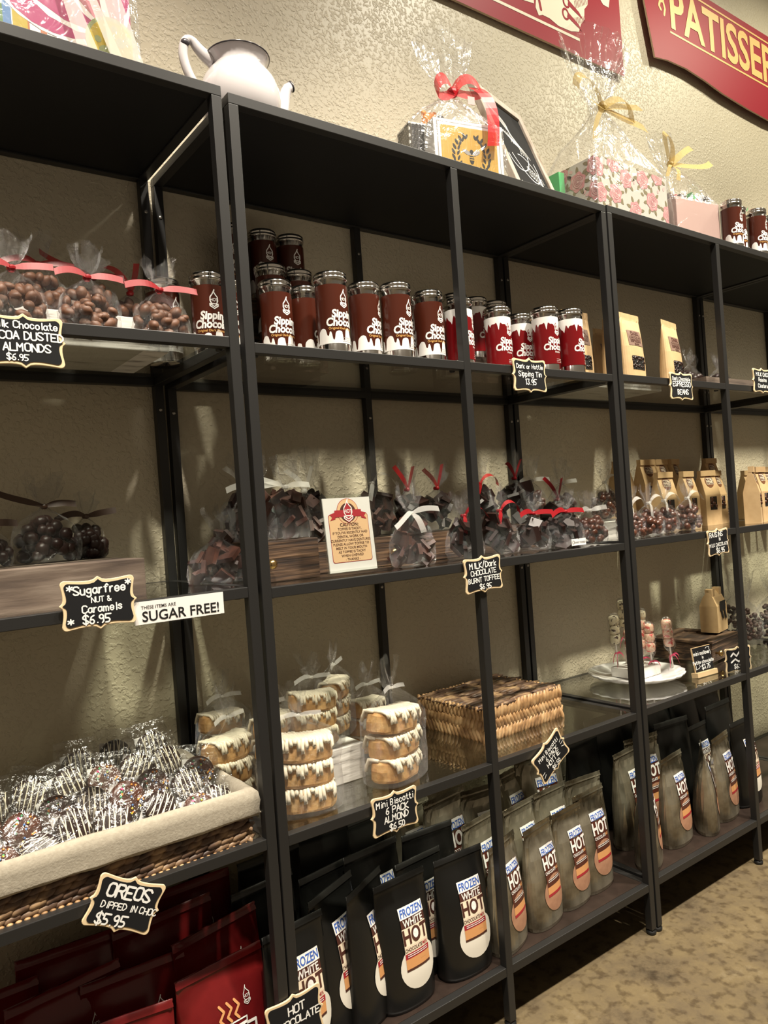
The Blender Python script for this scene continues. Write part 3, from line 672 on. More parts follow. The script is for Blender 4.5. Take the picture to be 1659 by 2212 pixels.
cello_bag(.148, .165, Z3+.075, .098, .068, .150, 'bark', 'organza_white', 'back', 'white tied toffee bag left of the caution sign, its film fanned upward')
cello_bag(.110, .275, Z3+.075, .090, .060, .165, 'slab', 'organza_white', 'up', 'dark toffee bag at the back of the left crate')
cello_bag(.235, .240, Z3+.062, .100, .065, .160, 'bark', 'organza_white', 'up', 'toffee bag directly behind the caution sign')
cello_bag(.285, .290, Z3+.062, .080, .060, .190, 'slab', None, '', 'tall bag at the back behind the caution sign')
cello_bag(.400, .225, Z3+.062, .098, .065, .175, 'bark', 'organza_white', 'flop', 'toffee bag with a long white ribbon, right of the caution sign')
cello_bag(.392, .085, Z3, .098, .066, .160, 'bark', 'organza_white', 'down', 'milk toffee bag with a wide white bow, alone in front of the long crate')
cello_bag(.505, .235, Z3+.062, .085, .062, .150, 'slab', 'organza_red_dark', 'up', 'back row dark toffee bag, red ribbon curling left, first of the red ribbon ones')
cello_bag(.590, .230, Z3+.062, .095, .065, .150, 'slab', 'organza_red_dark', 'up', 'back row dark toffee bag with two red tails, left of the middle post')
cello_bag(.735, .235, Z3+.062, .090, .065, .160, 'slab', 'organza_red_dark', 'flop', 'back row dark toffee bag just right of the middle post')
cello_bag(.865, .240, Z3+.062, .110, .068, .175, 'slab', 'satin_red', 'up', 'tallest back row dark toffee bag, red ribbon standing straight up')
cello_bag(.925, .155, Z3+.020, .085, .060, .145, 'slab', 'satin_red', 'up', 'dark toffee bag with raised red loop, between front and back rows')
cello_bag(.556, .105, Z3, .088, .062, .140, 'slab', 'satin_red', 'flop', 'front dark toffee bag cut by the middle post, left of it')
cello_bag(.672, .110, Z3, .096, .066, .148, 'slab', 'satin_red', 'flop', 'front dark toffee bag with a hanging red tail, right above the Burnt Toffee tag')
cello_bag(.776, .105, Z3, .086, .062, .130, 'slab', 'satin_red', 'side', 'front dark toffee bag, small, second right of the middle post')
t = cello_bag(.868, .085, Z3, .105, .066, .128, 'slab', 'satin_red', 'side', 'front dark toffee bag with a white printed sticker')
s_ = MB().box((-.022, -.0362, .004), (.030, -.0356, .020)).build('sticker', 'paper_white', t)
MB().flat(move(text2d('HAND TOSSED', .0062, .01), .007, .009), lambda X, Z: (X, -.0366, Z)).flat(stroke_poly(disc(-.016, .012, .004, 10), .0009), lambda X, Z: (X, -.0366, Z)).build('lettering', 'black', s_)
cello_bag(.945, .255, Z3+.062, .100, .066, .165, 'bean', 'organza_white', 'side', 'back row bag of milk chocolate raisins left of the right post pair')
tag(MB().box((.935, .19, Z3), (1.46, .35, Z3+.045)).build('riser_box', 'wood_white'), 'white riser box under the back bags of chocolate raisins', 'riser')
cello_bag(1.085, .270, Z3+.045, .100, .066, .175, 'bean', 'organza_white', 'side', 'back row bag of chocolate raisins mostly behind the right post pair')
cello_bag(.968, .090, Z3, .098, .066, .125, 'bean', 'organza_white', 'side', 'front bag of chocolate raisins left of the right post pair')
for x, y, w, h, l in [(1.130, .085, .088, .125, 'front bag of chocolate raisins right of the right post pair'), (1.235, .100, .085, .130, 'second front bag of chocolate raisins right of the post pair'), (1.338, .120, .088, .135, 'third front bag of chocolate raisins'), (1.455, .120, .098, .138, 'last front bag of chocolate raisins, above the Raisins tag')]:
    cello_bag(x, y, Z3+.003, w, .064, h, 'bean', 'organza_white', 'flop', l)
cello_bag(1.265, .262, Z3+.048, .095, .062, .165, 'bean', 'organza_white', 'flop', 'back row bag of chocolate raisins, right of the right post pair, before the kraft bags')

# ---------------------------------------------------------------- caution sign in acrylic stand
t = thing('caution_sign', 'Caution Toffee Is Tacky sign in a clear acrylic stand', 'sign', (.213, .040, Z3), 0, rx=-5)
MB().box((-.060, -.022, .002), (.060, .022, .005)).box((-.0575, -.004, .005), (.0575, -.0025, .152)).box((-.0575, .0005, .005), (.0575, .002, .152)).box((-.060, -.010, .005), (.060, -.0045, .012)).build('acrylic_stand', 'acrylic', t)
p = MB().box((-.053, -.0022, .008), (.053, .0002, .146)).build('printed_card', 'paper_white', t)
fn = lambda X, Z: (X, -.0027, Z); fn2 = lambda X, Z: (X, -.0029, Z); fn3 = lambda X, Z: (X, -.0031, Z); fn4 = lambda X, Z: (X, -.0033, Z)
rr = lambda x0, x1, z0, z1, r: [(x1-r+r*math.cos(a), z0+r+r*math.sin(a)) for a in (-1.57, -.8, 0)] + [(x1-r+r*math.cos(a), z1-r+r*math.sin(a)) for a in (0, .8, 1.57)] + [(x0+r+r*math.cos(a), z1-r+r*math.sin(a)) for a in (1.57, 2.4, 3.14)] + [(x0+r+r*math.cos(a), z0+r+r*math.sin(a)) for a in (3.14, 3.9, 4.71)]
m = MB().flat([rr(-.0445, .0445, .0255, .1155, .004)], lambda X, Z: (X, -.0025, Z), 1).flat([rr(-.0435, .0435, .0265, .1145, .004)], fn, 0)
m.flat([disc(0, .120, .0245, 28)], fn, 1).flat([disc(0, .120, .0235, 28)], fn2, 0).flat([disc(0, .118, .018, 24)], fn3, 2)
m.flat([[(-.030, .110), (.030, .110), (.030, .123), (-.030, .123)]], lambda X, Z: (X, -.0032, Z), 3).flat([[(-.041, .104), (-.029, .107), (-.029, .119), (-.041, .116), (-.036, .110)], [(.029, .107), (.041, .104), (.036, .110), (.041, .116), (.029, .119)]], fn3, 3)
m.flat([[(0, .139), (-.011, .122), (-.0105, .106), (0, .098), (.0105, .106), (.011, .122)]], lambda X, Z: (X, -.0034, Z), 3)
m.flat(move(flame(.028, .0018), 0, .115), lambda X, Z: (X, -.0036, Z), 4)
m.build('print', ['card_tan', 'print_red', 'print_brown', 'print_red', 'paper_white'], p)
m = MB(); z = .0925
m.flat(move(text2d('CAUTION:', .0088, .022), 0, z), fn2)
for ln in ['TOFFEE IS TACKY.', "IF YOU'VE RECENTLY HAD", 'DENTAL WORK OR', 'CURRENTLY HAVE DENTURES', 'PLEASE ALLOW TOFFEE TO', 'MELT IN YOUR MOUTH', 'AS TOFFEE IS TACKY', 'WHEN CHEWED', '- THANKS -']:
    z -= .0071; m.flat(move(text2d(ln, .0066, .010), 0, z), fn2)
m.build('lettering', 'print_brown', p)

# ---------------------------------------------------------------- kraft pouches of espresso beans
def pouch_mesh(w, d, h, dent=0.0, seed=0, seg=28, topw=1.0):
    rnd = random.Random(seed); rings = []
    prof = [(0, .96, .92), (.04, 1, 1), (.25, 1, .98), (.5, 1, .82), (.7, .99, .55), (.84, .985, .22), (.90, .98, .06), (.93, .98, .035), (1.0, .98*topw, .03)]
    for z, a, b in prof:
        ring = []
        for j in range(seg):
            t = 2*math.pi*j/seg; x, y = sup(t, w/2*a, d/2*b, 2.3)
            n = dent*rnd.uniform(-1, 1)*(.12 if y < 0 and abs(x) < .36*w else 1) if .1 < z < .98 else 0
            ring.append((x, y + n, z*h + (dent*.6*rnd.uniform(-1, 1) if z > .8 else 0)))
        rings.append(ring)
    return MB().loft(rings)
def pouch_front(w, d, h, off=.0012):
    zs = [0, .04, .25, .5, .7, .84, .90, .93, 1.0]; bs = [.92, 1, .98, .82, .55, .22, .06, .035, .03]
    def f(x, z):
        q = min(max(z/h, 0), 1)
        for i in range(len(zs)-1):
            if q <= zs[i+1]: b = bs[i] + (bs[i+1]-bs[i])*(q-zs[i])/(zs[i+1]-zs[i]); break
        u = min(1, abs(x)/(w/2))
        return (x, -d/2*b*(1-u**2.3)**(1/2.3) - off, z)
    return f
def round_patch(cx, cz, r, fn, rz=None, n=28, k=4):
    rz = rz or r; vs = [fn(cx, cz)]; fs = []
    for j in range(1, k+1):
        for i in range(n): t = 2*math.pi*i/n; vs.append(fn(cx+r*j/k*math.cos(t), cz+rz*j/k*math.sin(t)))
    for i in range(n): fs.append((0, 1+i, 1+(i+1) % n))
    for j in range(1, k):
        for i in range(n): a = 1+(j-1)*n; b = 1+j*n; fs.append((a+i, b+i, b+(i+1) % n, a+(i+1) % n))
    return MB().add(vs, fs)
def grid_poly(x0, x1, z0, z1, nx=6, nz=4):
    return [[(x0+(x1-x0)*i/nx, z0+(z1-z0)*j/nz), (x0+(x1-x0)*(i+1)/nx, z0+(z1-z0)*j/nz), (x0+(x1-x0)*(i+1)/nx, z0+(z1-z0)*(j+1)/nz), (x0+(x1-x0)*i/nx, z0+(z1-z0)*(j+1)/nz)] for i in range(nx) for j in range(nz)]
def ring_disc(cx, cz, r, n=24, k=3, rz=None):
    rz = rz or r; out = []
    for j in range(k):
        a0, a1 = j/k, (j+1)/k
        for i in range(n):
            t0, t1 = 2*math.pi*i/n, 2*math.pi*(i+1)/n
            out.append([(cx+r*a1*math.cos(t0), cz+rz*a1*math.sin(t0)), (cx+r*a1*math.cos(t1), cz+rz*a1*math.sin(t1)), (cx+r*a0*math.cos(t1), cz+rz*a0*math.sin(t1)), (cx+r*a0*math.cos(t0), cz+rz*a0*math.sin(t0))] if j else [(cx, cz), (cx+r*a1*math.cos(t0), cz+rz*a1*math.sin(t0)), (cx+r*a1*math.cos(t1), cz+rz*a1*math.sin(t1))])
    return out
ew, ed, eh = .106, .048, .182
t = thing('coffee_pouch', 'kraft espresso bean pouch left of the right post pair, beside the last red tin', 'pouch', (.990, .108, Z2), 0, 'kraft espresso bean pouches')
pouch_mesh(ew, ed, eh, .0008, 3).build('pouch_body', 'kraft', t)
F = pouch_front(ew, ed, eh, .0008); F2 = pouch_front(ew, ed, eh, .0012); F3 = pouch_front(ew, ed, eh, .0045)
w_ = MB().flat(grid_poly(-.030, .030, .030, .066, 6, 4), F).build('window', 'black', t)
b_ = MB(); rnd = random.Random(5)
for i in range(46):
    x, z = rnd.uniform(-.027, .027), rnd.uniform(.033, .063); p = pouch_front(ew, ed, eh, -.001)(x, z)
    b_.ball(p, (.005, .0035, .0038), 0, 7, 5, Euler((rnd.uniform(0, 3), rnd.uniform(0, 3), 0)).to_matrix())
c_ = b_.build('espresso_beans', 'choc_dark', w_, True); c_['kind'] = 'stuff'
l_ = MB().flat(grid_poly(-.034, .034, .094, .135, 6, 4), F).build('label', 'label_dull', t)
MB().flat(move(text2d('DARK', .015, .03), 0, .1215), F2).flat(move(text2d('CHOCOLATE', .0095, .012), 0, .1125), F2).flat(move(text2d('ESPRESSO', .012, .022), 0, .1025), F2).flat(move(text2d('BEANS', .0075, .015), 0, .0955), F2).build('lettering', 'print_brown', l_)
l_['label'] = 'dull brown label'
GE = 'kraft espresso bean pouches'
dup(t, 'kraft espresso bean pouch leaning behind the first one, left of the post pair', (1.075, .200, Z2+.020), 4, GE, rx=8)
dup(t, 'kraft espresso bean pouch at the back, its top showing above the first pouch', (1.120, .270, Z2+.040), -6, GE)
dup(t, 'front kraft espresso bean pouch directly right of the post pair', (1.170, .075, Z2+.003), 6, GE)
dup(t, 'kraft espresso bean pouch behind the one right of the post pair', (1.262, .190, Z2+.022), 2, GE)
dup(t, 'darkest kraft espresso bean pouch, farthest back right of the post pair', (1.325, .270, Z2+.022), 0, GE)
dup(t, 'kraft espresso bean pouch standing alone, above the Espresso Beans tag', (1.363, .080, Z2+.003), 10, GE)
tag(MB().box((1.015, .14, Z2), (1.40, .32, Z2+.022)).build('riser_box', 'wood_white'), 'low whitewashed riser under the back espresso pouches', 'riser')
# crate and dark bags at right
t = thing('tray_crate', 'shallow wooden tray crate holding dark bags, at the right picture edge of the tin shelf', 'crate', (1.53, .075, Z2+.003))
m = MB().box((0, 0, 0), (.46, .010, .036)).box((0, .25, 0), (.46, .26, .036)).box((0, .01, 0), (.010, .25, .036)).box((.45, .01, 0), (.46, .25, .036)).box((.01, .01, 0), (.45, .25, .006))
m.build('body', 'wood_barn', t)
for x, y, l in [(1.585, .16, 'left dark bag in the shallow crate on the tin shelf'), (1.675, .20, 'middle dark bag in the shallow crate on the tin shelf'), (1.77, .17, 'right dark bag in the shallow crate on the tin shelf'), (1.86, .21, 'last dark bag in the shallow crate at the picture edge')]:
    cello_bag(x, y, Z2+.010, .085, .065, .125, 'cluster', None, '', l, group='dark bags in the shallow crate')

# ---------------------------------------------------------------- kraft bags of malt balls
mw, md, mh = .072, .046, .176
def malt_bag():
    t = thing('paper_bag', 'front kraft malt ball bag, first right of the raisin bags', 'bag', (1.475, .205, Z3+.003), -4, 'kraft malt ball bags')
    R = lambda w, d, z, dy=0: [(-w, -d+dy, z), (w, -d+dy, z), (w, d+dy, z), (-w, d+dy, z)]
    m = MB().loft([R(mw/2, md/2, 0), R(mw/2, md/2, mh*.55), R(mw/2*.98, md*.30, mh*.75), R(mw/2*.97, .004, mh*.93), R(mw/2*.97, .003, mh)])
    m.build('bag_body', 'kraft', t)
    MB().box((-mw*.49, -.010, mh*.90), (mw*.49, .005, mh*1.0)).build('folded_top', 'kraft', t)
    fr = lambda off: (lambda x, z: (x, -md/2-off if z < mh*.55 else -(md/2 + (md*.30-md/2)*(z-mh*.55)/(mh*.2)) - off if z < mh*.75 else -(md*.30 + (.004-md*.30)*(z-mh*.75)/(mh*.18)) - off, z))
    w_ = MB().flat(grid_poly(-.016, .016, mh*.28, mh*.52, 2, 3), fr(.0006)).build('window', 'black', t)
    b_ = MB(); rnd = random.Random(8)
    for i in range(9): b_.ball((rnd.uniform(-.012, .012), -md/2+.001, mh*rnd.uniform(.31, .49)), .0055, 0, 8, 6)
    k = b_.build('malt_balls', 'choc_milk', w_, True); k['kind'] = 'stuff'
    l_ = round_patch(0, mh*.80, .020, fr(.0008)).build('label', 'kraft_dark', t)
    f2 = fr(.0014)
    MB().flat(grid_poly(-.015, .017, mh*.745, mh*.865, 2, 4), fr(.0011), 1).flat(move(text2d('MALT', .0125, .03), .001, mh*.812), f2).flat(move(text2d('BALLS', .0115, .03), .001, mh*.755), f2).build('lettering', ['print_brown', 'label_cream'], l_)
    return t
t = malt_bag(); GM = 'kraft malt ball bags'
for x, y, z, r, l in [(1.590, .200, 0, 6, 'front kraft malt ball bag, second from the raisin bags'), (1.712, .205, 0, -8, 'front kraft malt ball bag, third from the raisin bags'), (1.800, .225, 0, 10, 'front kraft malt ball bag just left of the right front post'),
                      (1.745, .075, 0, 24, 'kraft malt ball bag tipped nearest the edge, left of the right front post'), (1.838, .100, 0, 4, 'kraft malt ball bag right of the right front post, half cut by it'), (1.925, .125, 0, 0, 'second kraft malt ball bag right of the right front post'), (2.060, .145, 0, 0, 'kraft malt ball bag at the right picture edge, front row'),
                      (2.14, .19, 0, 0, 'kraft malt ball bag in the second row at the right picture edge'), (1.530, .300, .047, -4, 'shaded kraft malt ball bag in the back row, leftmost'), (1.615, .305, .047, 4, 'shaded kraft malt ball bag in the back row, second'), (1.690, .305, .047, 12, 'shaded kraft malt ball bag in the back row, third'),
                      (1.90, .300, .047, 0, 'shaded kraft malt ball bag in the back row, left of the right front post'), (2.16, .305, .0, 0, 'shaded kraft malt ball bag in the back row, right of the right front post'), (2.26, .315, .0, 8, 'shaded kraft malt ball bag in the back row near the picture edge'), (2.38, .315, .0, 0, 'shaded kraft malt ball bag farthest right in the back row'), (1.42, .315, .045, 0, 'dim kraft malt ball bag behind the back raisin bags')]:
    dup(t, l, (x, y, Z3+.003+z), r, GM)
tag(MB().box((1.47, .275, Z3), (1.985, .345, Z3+.050)).build('riser_block', 'wood_dark'), 'dark riser under the back row of kraft malt ball bags', 'riser')
# ---------------------------------------------------------------- lined seagrass tray
def spindle(m, c, l, r, R, mi=0): m.ball(c, (l/2, r, r), mi, 6, 5, R)
t = thing('seagrass_tray', 'long seagrass tray with a folded linen liner, full of wrapped dipped cookies', 'basket', (-.475, .018, Z4))
tw, td, th = .436, .300, .088
rnd = random.Random(11); m = MB(); core = MB()
core.box((.006, .006, .002), (tw-.006, .010, .078)).box((.006, td-.010, .002), (tw-.006, td-.006, .078)).box((.006, .006, .002), (.010, td-.006, .078)).box((tw-.010, .006, .002), (tw-.006, td-.006, .078)).box((.006, .006, .001), (tw-.006, td-.006, .004))
for row in range(6):
    z = .008 + row*.0098; out = row*.0006
    for side in range(4):
        L = tw if side % 2 == 0 else td; n = int(L/.021)
        for i in range(n):
            s_ = (i+.5+(.5 if row % 2 else 0))*L/n
            if s_ > L-.003: continue
            tilt = rnd.uniform(.14, .26); a = -tilt if True else tilt
            l, r = rnd.uniform(.036, .044), rnd.uniform(.0054, .0070)
            if side == 0: spindle(m, (s_, .004-out, z), l, r, Matrix.Rotation(a, 3, 'Y'))
            elif side == 1: spindle(m, (tw-.004+out, s_, z), l, r, Matrix.Rotation(math.pi/2, 3, 'Z') @ Matrix.Rotation(a, 3, 'Y'))
            elif side == 2: spindle(m, (s_, td-.004+out, z), l, r, Matrix.Rotation(a, 3, 'Y'))
            else: spindle(m, (.004-out, s_, z), l, r, Matrix.Rotation(math.pi/2, 3, 'Z') @ Matrix.Rotation(a, 3, 'Y'))
m.build('woven_body', 'seagrass', t, True); core.build('frame', 'weave_core', t)
m = MB()
for i in range(int(tw/.011)): m.ball((.006+i*.011, -.002, .0035), (.0048, .003, .0028), 0, 6, 5)
for i in range(int(td/.011)): m.ball((tw+.001, .006+i*.011, .0035), (.003, .0048, .0028), 0, 6, 5)
m.build('bottom_stitching', 'seagrass_tan', t, True)
def rect_ring(o, z, n=14, wob=0.0, sd=0):
    q = random.Random(sd); x0, y0, x1, y1 = -o, -o, tw+o, td+o; P = []
    for i in range(n): P.append((x0+(x1-x0)*i/n, y0))
    for i in range(n): P.append((x1, y0+(y1-y0)*i/n))
    for i in range(n): P.append((x1-(x1-x0)*i/n, y1))
    for i in range(n): P.append((x0, y1-(y1-y0)*i/n))
    return [(x+q.uniform(-wob, wob), y+q.uniform(-wob, wob), z+q.uniform(-wob, wob)) for x, y in P]
R = [rect_ring(.010, .046, wob=.0016, sd=1), rect_ring(.0118, .050, wob=.0008, sd=2), rect_ring(.0105, .058, wob=.001, sd=3), rect_ring(.0125, .072, wob=.0012, sd=4), rect_ring(.0105, .086, wob=.001, sd=5), rect_ring(.004, .092, wob=.001, sd=6), rect_ring(-.004, .0905, wob=.001, sd=7), rect_ring(-.011, .080, wob=.0008, sd=8), rect_ring(-.013, .045, wob=.0015, sd=9), rect_ring(-.014, .012, wob=.001, sd=10)]
m = MB().loft(R, 0, False, False)
m.add([(.014, .014, .012), (tw-.014, .014, .012), (tw-.014, td-.014, .030), (.014, td-.014, .030)], [(0, 1, 2, 3)])
o = m.build('linen_liner', 'linen', t, True); sd = o.modifiers.new('thick', 'SOLIDIFY'); sd.thickness = .0015
MB().tube([(tw+.012, -.002, .052), (tw+.018, -.004, .046)], .0009, 5).build('loose_thread', 'icing', t)

# wrapped dipped cookies
def cookie_proto(kind):
    name = 'wrapped_cookie'
    t = thing(name, 'x', 'cookie', (0, 0, 0), 0, 'wrapped dipped cookies in the seagrass tray')
    M = Matrix.Rotation(math.pi/2, 4, 'X'); r = .0275
    MB().lathe([(r*.9, -.0085), (r, -.0055), (r*1.01, .004), (r*.93, .0085), (r*.6, .0098), (.001, .0100)], 28, 0, M).build('cookie', 'choc_dark' if kind == 'drizzle' else 'choc_milk', t, True)
    rnd = random.Random(3); yf = lambda x, z: -.0104 + max(0, (math.hypot(x, z)/r-.55))*.0055
    if kind == 'drizzle':
        m = MB()
        for i in range(9):
            x = -.022 + i*.0055; hz = math.sqrt(max(0, r*r*.86-x*x)); s_ = .006*math.sin(i*2.1)
            pts = [(x + s_*q/5 + .003*(q/5-.5), -hz + 2*hz*q/5) for q in range(6)]
            m.tube([(px, yf(px, pz), pz) for px, pz in pts], [.0011, .0009, .0012, .0009, .0011, .0008], 5)
        m.build('white_drizzle', 'icing', t, True)
    else:
        m = MB()
        for i in range(60):
            x, z = rnd.uniform(-r, r)*.9, rnd.uniform(-r, r)*.9
            if math.hypot(x, z) < r*.88 and (x+z*.6) > -.014: m.ball((x, yf(x, z)-.0006, z), .0019, rnd.randrange(6), 6, 4)
        q = m.build('sprinkles', ['sprinkle%d' % i for i in range(6)], t, True); q['kind'] = 'stuff'
    rnd = random.Random(9); rings = []
    for z, a, b in [(-.046, .034, .0015), (-.038, .034, .002), (-.030, .036, .011), (-.012, .037, .0145), (.012, .037, .0145), (.030, .036, .010), (.038, .034, .002), (.048, .034, .0015)]:
        rings.append([(lambda p: (p[0]+rnd.uniform(-.0012, .0012), p[1]+rnd.uniform(-.0018, .0018), z+rnd.uniform(-.0015, .0015)))(sup(2*math.pi*j/22, a, b, 2.6)) for j in range(22)])
    MB().loft(rings).build('clear_wrapper', 'cellophane_flat', t)
    MB().box((-.024, .0112, -.030), (.024, .0118, .026)).build('backing_card', 'paper_white', t)
    return t
KD, KS = cookie_proto('drizzle'), cookie_proto('sprinkle')
# (x, y, z, tilt back, turn, roll, kind, label)
ck = [(-.405, .060, .640-.03, 30, 8, 10, 'S', 'sprinkled cookie at the left picture edge by the tray front rim'),
(-.352, .058, .612, 38, -10, 60, 'D', 'drizzled cookie lying low at the tray front, second from the left edge'),
(-.300, .075, .628, 26, 6, -8, 'D', 'drizzled cookie pouch slanted in the left part of the tray front'),
(-.245, .066, .620, 30, -14, 0, 'D', 'dark cookie with fine vertical drizzle, left of two side by side at the front rim'),
(-.215, .090, .644, 22, 4, 12, 'S', 'sprinkled round cookie facing out, middle of the tray'),
(-.172, .066, .622, 26, 16, 40, 'D', 'dark cookie with bold slanted drizzle at the front rim, middle of the tray'),
(-.110, .056, .606, 40, 8, 0, 'S', 'sprinkled cookie lying flat at the tray front right'),
(-.075, .066, .608, 44, 12, 20, 'D', 'drizzled cookie lying at the front right corner of the tray'),
(-.108, .110, .632, 30, 4, -10, 'D', 'pale drizzled cookie pouch right of the middle sprinkled ones'),
(-.078, .135, .640, 24, -8, 6, 'S', 'sprinkled cookie at the right end of the heap'),
(-.160, .130, .640, 26, 2, -6, 'S', 'sprinkled cookie just behind the bold drizzled one'),
(-.262, .120, .640, 28, 6, 8, 'D', 'white drizzled cookie stood tall left of the middle sprinkled one'),
(-.310, .135, .636, 30, -4, -6, 'S', 'sprinkled cookie under glare in the second row, left half'),
(-.365, .110, .632, 30, 6, 30, 'S', 'sprinkled cookie behind the drizzled ones at the left'),
(-.415, .130, .640, 28, -6, 0, 'S', 'sprinkled cookie at the left picture edge, second row'),
(-.392, .190, .650, 30, 6, 0, 'D', 'dark cookie in the back row at the left picture edge'),
(-.335, .200, .652, 28, -4, 15, 'D', 'dark cookie in the back row, second from the left edge'),
(-.275, .195, .654, 24, 6, -15, 'D', 'dark cookie in the back row, third from the left edge'),
(-.220, .190, .650, 30, 0, 6, 'S', 'sprinkled cookie in the third row, centre'),
(-.165, .195, .654, 26, -6, 20, 'D', 'drizzled cookie in the third row, right of centre'),
(-.110, .200, .652, 30, 6, -10, 'D', 'drizzled cookie in the third row at right'),
(-.245, .255, .664, 26, 0, 0, 'D', 'dark cookie along the rear tray wall, left'),
(-.180, .258, .668, 26, 4, 10, 'D', 'dark cookie along the rear tray wall, centre'),
(-.115, .255, .668, 26, -4, -6, 'D', 'dark cookie along the rear tray wall, topmost at right')]
for i, (x, y, z, tb, tu, ro, k, l) in enumerate(ck):
    P = KD if k == 'D' else KS
    if P['label'] == 'x': t = P; t['label'] = l; t.location = (x, y, z)
    else: t = dup(P, l, (x, y, z))
    t.rotation_euler = (Euler((math.radians(-tb), 0, math.radians(tu))).to_matrix() @ Matrix.Rotation(math.radians(ro), 3, 'Y')).to_euler()

# ---------------------------------------------------------------- biscotti packs
def biscotti_pack(x, y, z, rz, s, label, n=3, seed=0, tie=True, hh=.052):
    t = thing('biscotti_pack', label, 'biscotti', (x, y, z), rz, 'clear packs of almond biscotti')
    rnd = random.Random(seed)
    for k in range(n):
        zz = .004 + k*hh*s*.72; th_ = hh*s*.64; L, D = .098*s, .050*s; a0 = rnd.uniform(-.08, .08); tilt = rnd.uniform(-.05, .05) + k*.03
        M = Matrix.Translation((rnd.uniform(-.003, .003), rnd.uniform(-.003, .003), zz)) @ Matrix.Rotation(a0, 4, 'Z') @ Matrix.Rotation(tilt, 4, 'Y')
        rings = []
        for q, (f, dz) in enumerate([(.94, 0), (1.0, .12), (1.0, .55), (.97, .85), (.88, 1.0)]):
            rings.append([(lambda p: (p[0]*(1+rnd.uniform(-.02, .02)), p[1]*(1+rnd.uniform(-.03, .03)) + .10*L*(p[0]/(L/2))**2 - .05*L, dz*th_ + rnd.uniform(-.001, .001)))(sup(2*math.pi*j/26, L/2*f, D/2*f, 3.0)) for j in range(26)])
        b = MB().loft(rings, 0, True, True, True, M).build('biscotti', 'biscotti', t, False)
        m = MB(); steps = 260; pts = []
        for i in range(steps+1):
            u = -1 + 2*i/steps; xx = u*L*.46; sw = math.sin(i*.375)
            yy = sw*D*.535 + .10*L*(xx/(L/2))**2 - .05*L; over = max(0, abs(sw)-.78)/.22
            pts.append((xx, yy, th_*1.03 - over*th_*(.35+.25*math.sin(i*.29))))
        m.tube(pts, [rnd.uniform(.0022, .0034)*s for _ in pts], 6, 0, M)
        m.build('icing', 'icing', b, True)
    prof = [(0, .56, .62), (.02, .60, .66), (.2, .61, .68), (.4, .60, .66), (.58, .58, .62), (.66, .46, .46), (.74, .20, .18), (.79, .06, .05), (.81, .05, .045), (.84, .07, .06), (.92, .16, .10), (1.0, .22, .11)]
    H = (hh*s*.72*n)/.62
    ob('film_bag', bag_film(300+seed, prof, 36, .014), t, scale=(.100*s, .062*s, H))
    if tie: ribbon(t, 'organza_white', 'side', .80*H, seed, .7)
    return t
biscotti_pack(.098, .085, Z4, -14, 1.22, 'biscotti pack nearest the edge, three slices high, right of the left post pair', 3, 1, hh=.050)
biscotti_pack(.314, .090, Z4, 18, 1.25, 'tall biscotti pack with twisted top, right of the white block', 3, 2, hh=.051)
biscotti_pack(.012, .205, Z4, 22, 1.05, 'biscotti pack seen through the post pair gap, left of the front pack', 3, 3, hh=.056)
bevel(tag(MB().box((.06, .135, Z4), (.272, .300, Z4+.070)).build('riser_box', 'wood_white'), 'white distressed wooden block between the biscotti packs', 'riser'), .0015)
biscotti_pack(.190, .185, Z4+.070, -6, 1.0, 'biscotti pack on the white block, middle of the raised row', 3, 4, hh=.050)
biscotti_pack(.275, .240, Z4+.070, 40, .95, 'biscotti pack raised on the white block at right, turned edge on', 3, 5, hh=.054)
biscotti_pack(.100, .195, Z4+.070, 30, .92, 'biscotti pack raised on the white block at left, right of the post pair', 2, 6, hh=.060)
biscotti_pack(.040, .285, Z4+.04, 10, .95, 'biscotti pack at the back, behind the left post pair', 3, 7, hh=.055)
tag(MB().box((-.01, .245, Z4), (.055, .33, Z4+.04)).build('riser_block', 'wood_white'), 'white block under the rear biscotti pack', 'riser')
biscotti_pack(.375, .265, Z4, 10, .95, 'biscotti pack at the back, right of the raised ones', 3, 8, hh=.056)

# ---------------------------------------------------------------- woven seagrass box
t = thing('seagrass_box', 'low lidded box woven from tan seagrass, empty glass around it', 'basket', (.582, .108, Z4), 3)
bw, bd, bh = .268, .218, .075
core = MB().box((.005, .005, .001), (bw-.005, bd-.005, bh-.006)).build('frame', 'weave_core', t)
rnd = random.Random(21); m = MB()
for side, L in ((0, bw), (1, bd), (2, bw), (3, bd)):
    n = int(L/.0115)
    for row, (z0, a) in enumerate(((.012, .45), (.036, -.45), (.060, .15))):
        for i in range(n+1):
            s_ = i*L/n + (.006 if row == 1 else 0)
            if s_ > L: continue
            Rl = Matrix.Rotation(a+rnd.uniform(-.1, .1), 3, 'Y') @ Matrix.Rotation(math.pi/2, 3, 'Y'); l = rnd.uniform(.036, .042)
            c = {0: (s_, .002, z0), 1: (bw-.002, s_, z0), 2: (s_, bd-.002, z0), 3: (.002, s_, z0)}[side]
            Rz = Matrix.Rotation(math.pi/2, 3, 'Z') if side % 2 else Matrix.Identity(3)
            m.ball(c, (l/2, rnd.uniform(.0045, .0055), rnd.uniform(.006, .0075)), 0, 7, 5, Rz @ Rl)
m.build('woven_sides', 'seagrass_tan', t, True)
m = MB()
for j in range(18):
    y = .006 + j*(bd-.012)/17; x = -.004
    while x < bw-.01:
        l = rnd.uniform(.045, .085); m.ball((min(x+l/2, bw-.02), y+rnd.uniform(-.002, .002), bh-.003+rnd.uniform(-.002, .003)), (l/2+.006, .0072, .0052), 0, 6, 6, Matrix.Rotation(rnd.uniform(-.08, .08), 3, 'Z')); x += l
m.build('woven_lid', 'seagrass', t, True)

